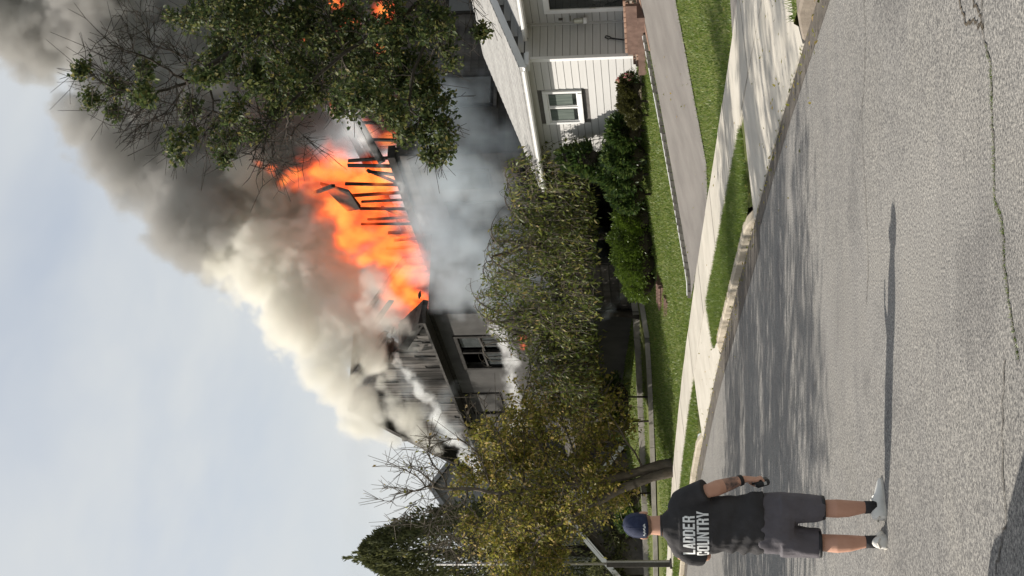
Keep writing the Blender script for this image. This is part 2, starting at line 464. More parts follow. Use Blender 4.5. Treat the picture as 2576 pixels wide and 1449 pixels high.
# sidewalk of scored concrete slabs
sw = sheet_so('sidewalk', s_of_Y(6), s_of_Y(54), 1.38, 2.62, M['mortar'], 0.006, 0.4, 0.3)
def slab(name, s0, s1, o0, o1, mat, dz, th, parent, g=0.008, z0=None):
    ns = max(2, int((s1 - s0) / 0.5) + 1)
    b = MB(); rows = []
    for s in np.linspace(s0 + g, s1 - g, ns):
        t = so([s, s], [o0 + g, o1 - g], dz + th); rows.append((t[0], t[1]))
    for (a, b_), (c, d) in zip(rows[:-1], rows[1:]):
        b.poly([a, b_, d, c])
    for (a, c) in zip(rows[:-1], rows[1:]):
        for k in (0, 1):
            p, q = a[k], c[k]
            b.poly([p, q, (q[0], q[1], q[2] - th - .02), (p[0], p[1], p[2] - th - .02)])
    for r in (rows[0], rows[-1]):
        p, q = r; b.poly([p, q, (q[0], q[1], q[2] - th - .02), (p[0], p[1], p[2] - th - .02)])
    return b.build(name, mat, parent)
s = s_of_Y(6.0); k = 0
while s < s_of_Y(54) - 1.4:
    slab('slab', s, s + 1.35, 1.38, 2.62, M['concrete'], 0.004 + 0.006 * (k % 3 == 1), 0.03, sw); s += 1.35; k += 1
# driveway aprons in concrete, falling to the gutter
def apron(name, Y0, Y1, flare0, flare1, n=3):
    base = None
    s0, s1 = s_of_Y(Y0), s_of_Y(Y1)
    ap = empty(name, (*so(np.array([(s0 + s1) / 2]), np.array([.7]))[0],))
    tag(ap, kind='structure')
    for i in range(n):
        b = MB()
        e0 = s0 + (s1 - s0) * i / n + .006; e1 = s0 + (s1 - s0) * (i + 1) / n - .006
        t0 = s0 + flare0 + (s1 - flare1 - s0 - flare0) * i / n + .006; t1 = s0 + flare0 + (s1 - flare1 - s0 - flare0) * (i + 1) / n - .006
        rows = []
        for w in np.linspace(0, 1, 6):
            l = so(np.array([e0 + (t0 - e0) * w]), np.array([-.02 + 1.385 * w]))[0]; r = so(np.array([e1 + (t1 - e1) * w]), np.array([-.02 + 1.385 * w]))[0]
            zl = so(np.array([e0, e1]), np.array([-0.02, -.02])); zt_ = so(np.array([t0, t1]), np.array([1.365, 1.365]), .03)
            h = [zl[j][2] + .022 + (zt_[j][2] - zl[j][2] - .022) * w for j in (0, 1)]
            h = [h[0] + .006 * math.sin(w * 3.1), h[1] + .006 * math.sin(w * 3.1)]
            rows.append(((l[0], l[1], h[0]), (r[0], r[1], h[1])))
        for a, c in zip(rows[:-1], rows[1:]): b.poly([a[0], a[1], c[1], c[0]])
        a = rows[0]; b.poly([a[0], a[1], (a[1][0], a[1][1], a[1][2] - .06), (a[0][0], a[0][1], a[0][2] - .06)])
        for k2 in (0, 1):
            for a, c in zip(rows[:-1], rows[1:]):
                b.poly([a[k2], c[k2], (c[k2][0], c[k2][1], c[k2][2] - .08), (a[k2][0], a[k2][1], a[k2][2] - .08)])
        o = b.build('slab', M['concrete']); o.parent = ap; o.matrix_parent_inverse = Matrix.Translation(ap.location).inverted()
    return ap
for Y0_, Y1_ in ((14.0, 22.3), (28.8, 36.0)): sheet_so('apron_bed', s_of_Y(Y0_), s_of_Y(Y1_), .012, 1.40, M['gutter_dirt'], -0.145, .4, .3)
apron('driveway_apron', 14.75, 21.5, 0.3, 1.0, 3)
apron('driveway_apron', 29.6, 35.2, 0.5, 0.7, 3)

# kerb stones
def kerb_run(Y0, Y1, label, mat, h0=0.125, taper=(0, 0)):
    root = empty('kerb', tuple(so(np.array([s_of_Y((Y0 + Y1) / 2)]), np.array([0.06]))[0]))
    tag(root, kind='structure')
    s0, s1 = s_of_Y(Y0), s_of_Y(Y1); n = max(1, round((s1 - s0) / 1.5))
    for i in range(n):
        a = s0 + (s1 - s0) * i / n + .006; b_ = s0 + (s1 - s0) * (i + 1) / n - .006
        rings_ = []
        for s_ in np.linspace(a, b_, 5):
            q = so(np.array([s_] * 2), np.array([0.0, .15])); zb = so(np.array([s_]), np.array([-.01]))[0][2]
            h = h0
            if taper[0] and s_ - s0 < taper[0]: h = .02 + (h0 - .02) * (s_ - s0) / taper[0]
            if taper[1] and s1 - s_ < taper[1]: h = .02 + (h0 - .02) * (s1 - s_) / taper[1]
            h += RNG.normal(0, .003)
            (x0, y0), (x1, y1) = q[0][:2], q[1][:2]
            i_ = .12
            rings_.append([(x0, y0, zb - .05), (x0 + (x1 - x0) * .04, y0 + (y1 - y0) * .04, zb + h - .025), (x0 + (x1 - x0) * .2, y0 + (y1 - y0) * .2, zb + h),
                           (x1, y1, zb + h + .004), (x1, y1, zb - .05)])
        o = MB().rings(rings_).build('kerb_stone', mat); o.parent = root; o.matrix_parent_inverse = Matrix.Translation(root.location).inverted()
    return root
kerb_run(4.0, 14.75, '', M['old_kerb'], 0.15, (0, 0.7))
kerb_run(21.5, 29.6, '', M['kerb'], 0.13, (.5, .5))
kerb_run(35.2, 52.0, '', M['kerb'], 0.13, (.5, 0))

# driveways
D1 = [(5.6, 31.25), (-0.55, 34.3), (1.62, 28.85), (5.6, 26.5)]
D1s = sheet_quad('driveway', [(6.9, 30.6), (-.30, 34.55), (1.52, 28.75), (6.9, 25.75)], M['drive'], 0.012, (40, 24))
sheet_quad('driveway', [(9.0, 20.2), (3.30, 21.75), (4.18, 17.8), (9.0, 15.6)], M['drive'], 0.012, (30, 20))
sheet_quad('red_path', [(5.2, 31.75), (5.15, 31.45), (7.2, 30.4), (7.4, 31.3)], M['brick'], 0.02, (10, 6))
# stone edging along the far side of the driveway
ed = empty('driveway_edging', (2.6, 33.0, ground_z(2.6, 33.0)))
tag(ed, 'row of low stone edging blocks along the far side of the asphalt driveway', 'edging')
pa, pb = np.array((-.32, 34.72)), np.array((5.55, 31.52)); nb = 34
eb_lo = MB().box((-.0985, -.06, -.06), (.0985, .06, .085)).mesh('edging_block')
bm = bmesh.new(); bm.from_mesh(eb_lo); bmesh.ops.bevel(bm, geom=bm.edges[:], offset=.012, segments=1, affect='EDGES'); bm.to_mesh(eb_lo); bm.free(); eb_lo.materials.append(M['stone'])
ang = math.atan2(pb[1] - pa[1], pb[0] - pa[0])
for i in range(nb):
    p = pa + (pb - pa) * ((i + .5) / nb)
    z = ground_z(p[0], p[1])
    o = link('edging_block', eb_lo, None, ed, Vector((p[0], p[1], z + random.uniform(-.012, .012))) - ed.location, (random.uniform(-.05, .05), random.uniform(-.04, .04), ang + random.uniform(-.05, .05)))
    o.scale = (1, 1, random.uniform(.85, 1.1))
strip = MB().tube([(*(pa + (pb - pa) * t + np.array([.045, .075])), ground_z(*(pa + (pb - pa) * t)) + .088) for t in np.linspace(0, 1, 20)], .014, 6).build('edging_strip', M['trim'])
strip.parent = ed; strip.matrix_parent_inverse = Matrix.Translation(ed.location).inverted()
# garden bed under the house and shrubs
sheet_quad('garden_bed', [(5.05, 33.45), (5.3, 33.55), (2.9, 39.0), (2.5, 38.9)], M['soil'], 0.015, (10, 24))
sheet_quad('garden_bed', [(1.9, 39.2), (2.7, 39.4), (1.4, 43.2), (.6, 43.0)], M['soil'], 0.015, (10, 20))

# concrete path of the burning house with its low kerb
def path_strip(pts, w, mat, dz, name, h=0.1):
    pts = [np.array(p, float) for p in pts]
    root = empty(name, (*pts[0], ground_z(*pts[0]))); tag(root, kind='structure')
    for i, (a, b_) in enumerate(zip(pts[:-1], pts[1:])):
        n = max(1, round(np.linalg.norm(b_ - a) / 1.4)); d = (b_ - a) / np.linalg.norm(b_ - a); nn = np.array([d[1], -d[0]])
        for k2 in range(n):
            p = a + (b_ - a) * (k2 + .006) / n; q = a + (b_ - a) * (k2 + .994) / n
            bb = MB(); r = []
            for e in (p, q):
                z0 = ground_z(*(e)); r.append([(*(e - nn * w / 2), z0 - .1), (*(e - nn * w / 2), z0 + h), (*(e + nn * w / 2), z0 + h + .02), (*(e + nn * w / 2), z0 - .1)])
            o = bb.rings(r).build('slab', mat); o.parent = root; o.matrix_parent_inverse = Matrix.Translation(root.location).inverted()
    return root
PATH = [(.3, 42.7), (-1.4, 43.5), (-3.9, 46.1), (-7.2, 49.2), (-10.6, 52.0), (-15.5, 55.5)]
path_strip(PATH, 0.95, M['old_concrete'], 0, 'garden_path', 0.05)
path_strip([(p[0] + .62, p[1] + .66) for p in PATH], 0.16, M['old_concrete'], 0, 'path_kerb', 0.16)

# cracks in the road, partly grown over
def crack(name, pts, w, mat, label=None):
    P_ = catmull(np.array(pts, float), 8); r = np.random.default_rng(len(pts)); n = len(P_)
    P_ = P_ + r.normal(0, .012, P_.shape)
    d = np.gradient(P_, axis=0); d /= np.linalg.norm(d, axis=1)[:, None]; nn = np.stack([d[:, 1], -d[:, 0]], 1)
    ww = w * (0.5 + r.random(n)); v = np.concatenate([P_ - nn * ww[:, None] / 2, P_ + nn * ww[:, None] / 2]); z = zroad(v[:, 1]) + .0 + np.interp(offset_of(v)[0], BX, BZ) + .005
    f = np.array([(i, i + 1, n + i + 1, n + i) for i in range(n - 1)])
    me = fast_mesh(name, np.concatenate([v, z[:, None]], 1), f)
    if me.polygons[0].normal.z < 0: me.flip_normals()
    return tag(link(name, me, mat), kind='structure')
def on_road(x, y):
    d = at(x, y, 1.0) - CAM; t = CAM[2] / -d[2]; p = CAM + d * t; return (p[0], p[1])
CR1 = [on_road(*q) for q in [(2480, -80), (2478, 60), (2500, 170), (2505, 300), (2510, 400), (2513, 500), (2532, 560), (2540, 680), (2555, 790), (2575, 900)]]
crack('road_crack', CR1, .010, M['gutter_dirt'])
crack('road_crack', [on_road(*q) for q in [(2420, 0), (2440, 50), (2470, 62), (2482, 70)]], .014, M['soil'])
crack('road_crack', [on_road(*q) for q in [(2452, -10), (2470, 30), (2478, 55)]], .012, M['soil'])
crack('road_crack', [on_road(*q) for q in [(2176, -40), (2180, 150), (2172, 300), (2178, 420), (2190, 640), (2186, 760)]], .010, M['gutter_dirt'])
crack('road_crack', [on_road(*q) for q in [(2540, 900), (2535, 1150), (2545, 1290), (2530, 1380), (2520, 1449)]], .010, M['gutter_dirt'])

# grass blades
def inside(p, poly):
    x, y = p[:, 0], p[:, 1]; r = np.zeros(len(p), bool); n = len(poly)
    for i in range(n):
        (x1, y1), (x2, y2) = poly[i], poly[(i + 1) % n]
        c = ((y1 > y) != (y2 > y)) & (x < (x2 - x1) * (y - y1) / (y2 - y1 + 1e-12) + x1); r ^= c
    return r
NOGRASS = [[(6.9, 30.6), (-.42, 34.75), (1.52, 28.75), (6.9, 25.75)], [(9.0, 20.2), (3.30, 21.75), (4.18, 17.8), (9.0, 15.6)],
           [(5.05, 33.45), (5.3, 33.55), (2.9, 39.0), (2.5, 38.9)], [(1.9, 39.2), (2.7, 39.4), (1.4, 43.2), (.6, 43.0)],
           [(5.3, 33.5), (9, 35.2), (9, 28), (5.35, 31.4)], [(5.41, 33.7), (3.2, 38.5), (12, 42), (14, 37)],
           [(.8, 43.1), (-1.0, 44.3), (-15, 56.4), (-16, 54.9), (-3.8, 45.5), (-.1, 42.1)]]
def blades(name, s0, s1, o0, o1, n, h, w, label, seed, extra=None):
    r = np.random.default_rng(seed)
    S = r.uniform(s0, s1, n); O = r.uniform(o0, o1, n)
    p = so(S, O, -.014); ok = np.ones(n, bool)
    for pl in NOGRASS: ok &= ~inside(p, pl)
    if extra is not None: ok &= extra(S, O, p)
    p = p[ok]; n = len(p)
    a = r.uniform(0, 2 * np.pi, n); hh = h * r.uniform(.55, 1.35, n); lean = r.normal(0, .45, (n, 2)) * hh[:, None]
    dx = np.stack([np.cos(a), np.sin(a), 0 * a], 1) * (w * r.uniform(.6, 1.4, n))[:, None]
    tip = p + np.concatenate([lean, hh[:, None]], 1)
    v = np.stack([p - dx, p + dx, tip], 1).reshape(-1, 3); f = np.arange(3 * n).reshape(-1, 3)
    return tag(link(name, fast_mesh(name, v, f), M['blade']), label, 'grass', kind='stuff')
blades('grass', s_of_Y(21.2), s_of_Y(30.2), .12, 1.36, 42000, .075, .006, 'grass of the verge between kerb and sidewalk', 1,
       lambda S, O, p: (S > s_of_Y(21.5) - 1.1 * O + .1) & (S < s_of_Y(29.6) + .55 * O))
blades('grass', s_of_Y(34.5), s_of_Y(52), .12, 1.36, 26000, .07, .009, 'grass of the far verge around the street tree', 2, lambda S, O, p: S > s_of_Y(35.2) - .45 * O)
blades('grass', 0, s_of_Y(14.9), .15, 1.36, 9000, .09, .007, 'grass of the verge beside the old kerb', 3, lambda S, O, p: S < s_of_Y(14.6) + .3 * O)
blades('grass', s_of_Y(16), s_of_Y(31), 2.64, 8.5, 60000, .06, .008, 'mown lawn between the two driveways', 4)
blades('grass', s_of_Y(28), s_of_Y(44), 2.64, 9.0, 90000, .06, .009, 'mown lawn in front of the white house', 5)
blades('grass', s_of_Y(42), s_of_Y(57), 2.64, 8.5, 45000, .07, .012, 'mown lawn beside the garden path', 6)
r_ = np.random.default_rng(11)
cp = catmull(np.array(CR1, float), 40); cp = cp[r_.integers(60, len(cp), 420)]
def moss(): 
    n = len(cp); q = cp + r_.normal(0, .007, cp.shape); z = zroad(q[:, 1]) + np.interp(offset_of(q)[0], BX, BZ)
    p = np.concatenate([q, z[:, None]], 1); a = r_.uniform(0, 6.28, n); dx = np.stack([np.cos(a), np.sin(a), 0 * a], 1) * .003
    tip = p + np.concatenate([r_.normal(0, .012, (n, 2)), r_.uniform(.004, .016, (n, 1))], 1)
    v = np.stack([p - dx, p + dx, tip], 1).reshape(-1, 3)
    return tag(link('crack_grass', fast_mesh('crack_grass', v, np.arange(3 * n).reshape(-1, 3)), M['blade']), 'thin grass growing in the long road crack', 'grass', kind='stuff')
moss()

# ------------------------------------------------------------------ the white house on the right
HROT = rad(25)
def house_frame(x, y, z): return Matrix.Translation((x, y, z)) @ Matrix.Rotation(HROT, 4, 'Z')

def build_white_house():
    B0 = 1.86
    h = empty('white_house', (5.41, 33.7, B0), HROT)
    tag(h, 'low white clapboard house with a shallow pale roof behind shrubs and lawn', 'house')
    # local x = away from the street, y = along the street, z above the wall foot
    HT = 2.72
    w = MB().box((0.03, 0.0, -.6), (8.0, 5.15, HT)).build('wall', M['lap_shade'], h)
    # gable triangle of the near end
    g = MB(); PIT = math.tan(rad(21)); RX = 4.0
    g.rings([[(0.03, .03, HT), (8.0, .03, HT), (RX, .03, HT + (RX - .03) * PIT)], [(0.03, 5.12, HT), (8.0, 5.12, HT), (RX, 5.12, HT + (RX - .03) * PIT)]]).build('gable', M['lap_shade'], h)
    e = MB().box((1.03, -6.0, -.6), (7.9, -0.02, HT)).build('entry_wall', M['lap_shade'], h)
    # siding courses: each board a tapered strip; dark backing in the gaps stands for lap shadow
    EXPO = .18
    def board_mesh(L, facing):
        b = MB(); t0, t1 = .020, .004
        r = []
        for q in (0.0, L):
            if facing == 'street':
                r.append([(0.03, q, 0), (0.03 - t0, q, 0), (0.03 - t0, q, .012), (.03 - t1 - .006, q, EXPO - .010), (.03, q, EXPO - .010)])
            else:
                r.append([(q, 0.0, 0), (q, -t0, 0), (q, -t0, .012), (q, -t1 - .006, EXPO - .010), (q, 0, EXPO - .010)])
        b.rings(r); me = b.mesh('siding_board')
        bm = bmesh.new(); bm.from_mesh(me); bmesh.ops.recalc_face_normals(bm, faces=bm.faces[:]); bm.to_mesh(me); bm.free()
        me.materials.append(M['siding']); return me
    full = board_mesh(5.0, 'street'); left_ = board_mesh(1.26, 'street'); right_ = board_mesh(2.16, 'street')
    WZ0, WZ1 = 1.42, 2.40
    for i in range(15):
        z = i * EXPO
        if z + EXPO > WZ0 - .07 and z < WZ1 + .07:
            link('siding_board', left_, None, w, (0, .085, z)); link('siding_board', right_, None, w, (0, 2.93, z))
        else:
            link('siding_board', full, None, w, (0, .085, z))
    endb = board_mesh(0.96, 'end')
    for i in range(15):
        link('siding_board', endb, None, w, (.06, .0, i * EXPO))
    # gable end boards above the eave, shorter towards the ridge
    for i in range(15, 24):
        z = i * EXPO; x0 = max(.06, (z - HT + .1) / PIT + .03); x1 = 7.9 - x0
        if x1 - x0 > .3:
            o = link('siding_board', board_mesh(x1 - x0, 'end'), None, w, (x0, 0.03, z))
    ent = board_mesh(5.9, 'street'); ent_s = board_mesh(.42, 'street')
    for i in range(15):
        z = i * EXPO
        if z < 2.12:
            link('siding_board', ent_s, None, e, (1.0, -.445, z)); link('siding_board', board_mesh(4.1, 'street'), None, e, (1.0, -5.95, z))
        else:
            link('siding_board', ent, None, e, (1.0, -5.93, z))
    MB().box((-.012, -.03, -.1), (.075, .085, HT - .02)).build('corner_trim', M['trim'], h, bevel=.006)
    MB().box((.96, -.05, 0), (1.02, -.015, HT)).build('corner_trim', M['siding'], h)
    # window of two sliding sashes
    wd = MB()
    Y0, Y1, T = 1.36, 2.88, .09
    for lo, hi in (((-.045, Y0, WZ0), (.045, Y0 + T, WZ1)), ((-.045, Y1 - T, WZ0), (.045, Y1, WZ1)), ((-.045, Y0 + T, WZ1 - .11), (.045, Y1 - T, WZ1)), ((-.06, Y0 + T, WZ0), (.045, Y1 - T, WZ0 + .11))):
        wd.box(lo, hi)
    win = wd.build('window', M['trim'], h, bevel=.005)
    ym = (Y0 + Y1) / 2
    MB().box((-.03, ym - .03, WZ0 + .11), (.04, ym + .03, WZ1 - .11)).build('meeting_rail', M['trim'], win)
    for a, b_ in ((Y0 + T, ym - .03), (ym + .03, Y1 - T)):
        sh = MB()
        for lo, hi in (((-.012, a, WZ0 + .11), (.03, a + .035, WZ1 - .11)), ((-.012, b_ - .035, WZ0 + .11), (.03, b_, WZ1 - .11)), ((-.012, a + .035, WZ0 + .11), (.03, b_ - .035, WZ0 + .145)), ((-.012, a + .035, WZ1 - .145), (.03, b_ - .035, WZ1 - .11))):
            sh.box(lo, hi)
        s_ = sh.build('sash', M['trim'], win)
        MB().box((.012, a + .035, WZ0 + .145), (.02, b_ - .035, WZ1 - .145)).build('pane', M['dark_glass'], win)
        c = MB(); r = []
        n = 17
        for j in range(n):
            yy = a + .11 + (b_ - a - .16) * j / (n - 1)
            c.v += [(.0095 - .0015 * (j % 2), yy, WZ0 + .25), (.0095 - .0015 * (j % 2), yy, WZ1 - .15)]
        for j in range(n - 1): c.f.append((2 * j, 2 * j + 2, 2 * j + 3, 2 * j + 1))
        c.build('curtain', M['curtain'], win)
    # roof planes over both wings
    def slope(name, x0, x1, y0, y1, z0, mat, th=.07, parent=h, flip=False):
        zA, zB = (z0, z0 + (x1 - x0) * PIT) if not flip else (z0 + (x1 - x0) * PIT, z0)
        return MB().rings([[(x0, y0, zA), (x1, y0, zB), (x1, y0, zB - th), (x0, y0, zA - th)], [(x0, y1, zA), (x1, y1, zB), (x1, y1, zB - th), (x0, y1, zA - th)]]).build(name, mat, parent)
    OV, EZ = .42, HT + .06
    rf = slope('roof', -OV, RX, -.32, 5.5, EZ + .0, M['shingle'])
    slope('roof', RX, 2 * RX + OV, -.32, 5.5, EZ, M['shingle'], flip=True)
    rf2 = slope('roof', 1 - OV, RX + .5, -6.3, -.34, EZ, M['shingle'])
    # shingle courses as thin lapped strips
    run = (RX + OV) / 24
    for i in range(24):
        x0 = -OV + i * run - .006; z0 = EZ + (x0 + OV) * PIT
        MB().rings([[(x0, -.33, z0 + .004), (x0 + run * 1.05, -.33, z0 + run * 1.05 * PIT + .004), (x0 + run * 1.05, -.33, z0 + run * 1.05 * PIT + .007), (x0, -.33, z0 + .020)],
                    [(x0, 5.51, z0 + .004), (x0 + run * 1.05, 5.51, z0 + run * 1.05 * PIT + .004), (x0 + run * 1.05, 5.51, z0 + run * 1.05 * PIT + .007), (x0, 5.51, z0 + .020)]]).build('shingle_course', M['shingle'], rf)
    # eaves: fascia, gutter, soffit, rake boards
    MB().box((-OV + .10, -.30, HT - .06), (.0, 5.48, HT - .035)).build('soffit', M['soffit'], h)
    def gutter(y0, y1, x, z):
        pr = [(0, 0), (-.03, -.085), (-.11, -.095), (-.135, -.06), (-.135, 0), (-.125, 0), (-.12, -.05), (-.10, -.08), (-.04, -.075), (-.012, 0)]
        MB().rings([[(x + a, y0, z + b_) for a, b_ in pr], [(x + a, y1, z + b_) for a, b_ in pr]]).build('gutter', M['trim'], h)
    MB().box((-OV + .02, -.31, EZ - .17), (-OV + .06, 5.49, EZ - .052)).build('fascia', M['trim'], h)
    gutter(-.33, 5.5, -OV + .02, EZ - .055)
    MB().box((1 - OV + .02, -6.2, EZ - .17), (1 - OV + .06, -.05, EZ - .052)).build('fascia', M['trim'], h)
    gutter(-6.3, -.10, 1 - OV + .02, EZ - .055)
    MB().box((1 - OV + .08, -6.2, HT - .05), (1.0, -.04, HT - .025)).build('soffit', M['soffit'], h)
    # near rake: board, soffit and the boxed return at the eave
    def rake(y0, y1, x0, x1, dz0, dz1, mat, name):
        zA = EZ + (x0 + OV) * PIT; zB = EZ + (x1 + OV) * PIT
        MB().rings([[(x0, y0, zA + dz0), (x1, y0, zB + dz0), (x1, y0, zB + dz1), (x0, y0, zA + dz1)], [(x0, y1, zA + dz0), (x1, y1, zB + dz0), (x1, y1, zB + dz1), (x0, y1, zA + dz1)]]).build(name, mat, h)
    rake(-.345, -.325, -OV + .0, RX, -.004, -.17, M['soffit'], 'rake_board')
    rake(-.32, -.0, .0, RX, -.09, -.11, M['soffit'], 'rake_soffit')
    MB().box((-OV + .08, -.335, HT - .16), (.02, -.04, HT - .065)).build('eave_return', M['soffit'], h, bevel=.006)
    # storm door, lantern, bracket
    d = MB()
    for lo, hi in (((.955, -.62, -.02), (1.03, -.48, 2.20)), ((.955, -1.56, -.02), (1.03, -1.44, 2.20)), ((.955, -1.44, 2.06), (1.03, -.62, 2.20)), ((.955, -1.44, -.02), (1.03, -.62, .12))):
        d.box(lo, hi)
    dr = d.build('storm_door', M['trim'], h, bevel=.005)
    MB().box((.99, -1.44, .12), (1.0, -.62, 2.06)).build('pane', M['dark_glass'], dr)
    MB().bar((.94, -.68, .98), (.94, -.68, 1.12), .02).build('handle', M['brass'], dr)
    ln = MB()
    ln.tube([(.86, -.30, 1.28), (.86, -.30, 1.30), (.86, -.30, 1.50), (.86, -.30, 1.53)], [.055, .075, .062, .03], 10)
    lamp = ln.build('wall_lantern', M['brass'], h)
    MB().tube([(.86, -.30, 1.53), (.86, -.30, 1.58), (1.0, -.30, 1.60)], [.02, .015, .02], 8).build('bracket', M['brass'], lamp)
    MB().tube([(.86, -.30, 1.20), (.86, -.30, 1.28)], [.07, .075], 10).build('shade', M['trim'], lamp)
    MB().box((.96, -.24, 1.78), (1.0, -.20, 1.88)).build('door_hook', M['pole_base'], h)
    # brick stoop in the entry recess, brick by brick
    SB = .30
    st = MB().box((-.02, -2.2, -.6), (1.0, -.06, -.06 + SB)).box((-.36, -2.2, -.6), (-.04, -.10, -.24 + SB)).build('stoop', M['mortar'], h)
    bk = MB().box((-.055, 0, 0), (.055, .195, .058)).mesh('brick')
    bm = bmesh.new(); bm.from_mesh(bk); bmesh.ops.bevel(bm, geom=bm.edges[:], offset=.006, segments=1, affect='EDGES'); bm.to_mesh(bk); bm.free(); bk.materials.append(M['brick'])
    for c in range(5):
        for j in range(11):
            y = -2.18 + .205 * j + (.1 if c % 2 else 0)
            if y > -.26: continue
            link('brick', bk, None, st, (.0 + random.uniform(-.004, .004), y, -.40 + SB + c * .07), (0, 0, random.uniform(-.015, .015)))
            if c < 3: link('brick', bk, None, st, (-.33 + random.uniform(-.004, .004), y, -.46 + SB + c * .07))
    for j in range(10):
        link('brick', bk, None, st, (.06, -2.16 + .205 * j, -.058 + SB)); link('brick', bk, None, st, (-.26, -2.16 + .205 * j, -.24 + SB))
    # brick foundation courses under the front wall
    fo = MB().box((.015, .0, -.62), (.06, 5.1, -.005)).build('foundation', M['mortar'], h)
    for c in range(4):
        for j in range(7):
            link('brick', bk, None, fo, (.05, .0 + .205 * j + (.1 if c % 2 else 0), -.08 - c * .07), (0, 0, random.uniform(-.01, .01)))
    MB().box((-.46, -2.6, -.5), (-.39, -.74, .23)).build('brown_riser', M['brown_step'], st); MB().box((-.78, -2.6, -.5), (-.462, -.36, -.01)).build('brown_step', M['brown_step'], st)
    return h
white_house = build_white_house()
# shovel leaning in the recess
hm = house_frame(5.41, 33.7, 1.86)
def W(x, y, z): return tuple(hm @ Vector((x, y, z)))
sh = empty('shovel', W(.25, -.14, -.02), 0); tag(sh, 'black garden shovel with a D handle leaning in the entry recess', 'shovel')
def kid(o, p): o.parent = p; o.matrix_parent_inverse = Matrix.Translation(p.location).inverted(); return o
kid(MB().bar(W(.30, -.16, .02), W(.48, -.07, .62), .028).build('shaft', M['black'], None), sh)
gp = [W(.48, -.07, .62), W(.47, -.07, .70), W(.53, -.05, .78), W(.585, -.04, .76), W(.545, -.05, .66), W(.48, -.07, .62)]
kid(MB().tube(gp, .013, 6).build('handle', M['black'], None), sh)
kid(MB().rings([[W(.22, -.17, .02), W(.36, -.17, .02), W(.36, -.15, .02), W(.22, -.15, .02)], [W(.23, -.20, -.03), W(.35, -.20, -.03), W(.35, -.18, -.03), W(.23, -.18, -.03)]]).build('blade', M['black'], None), sh)

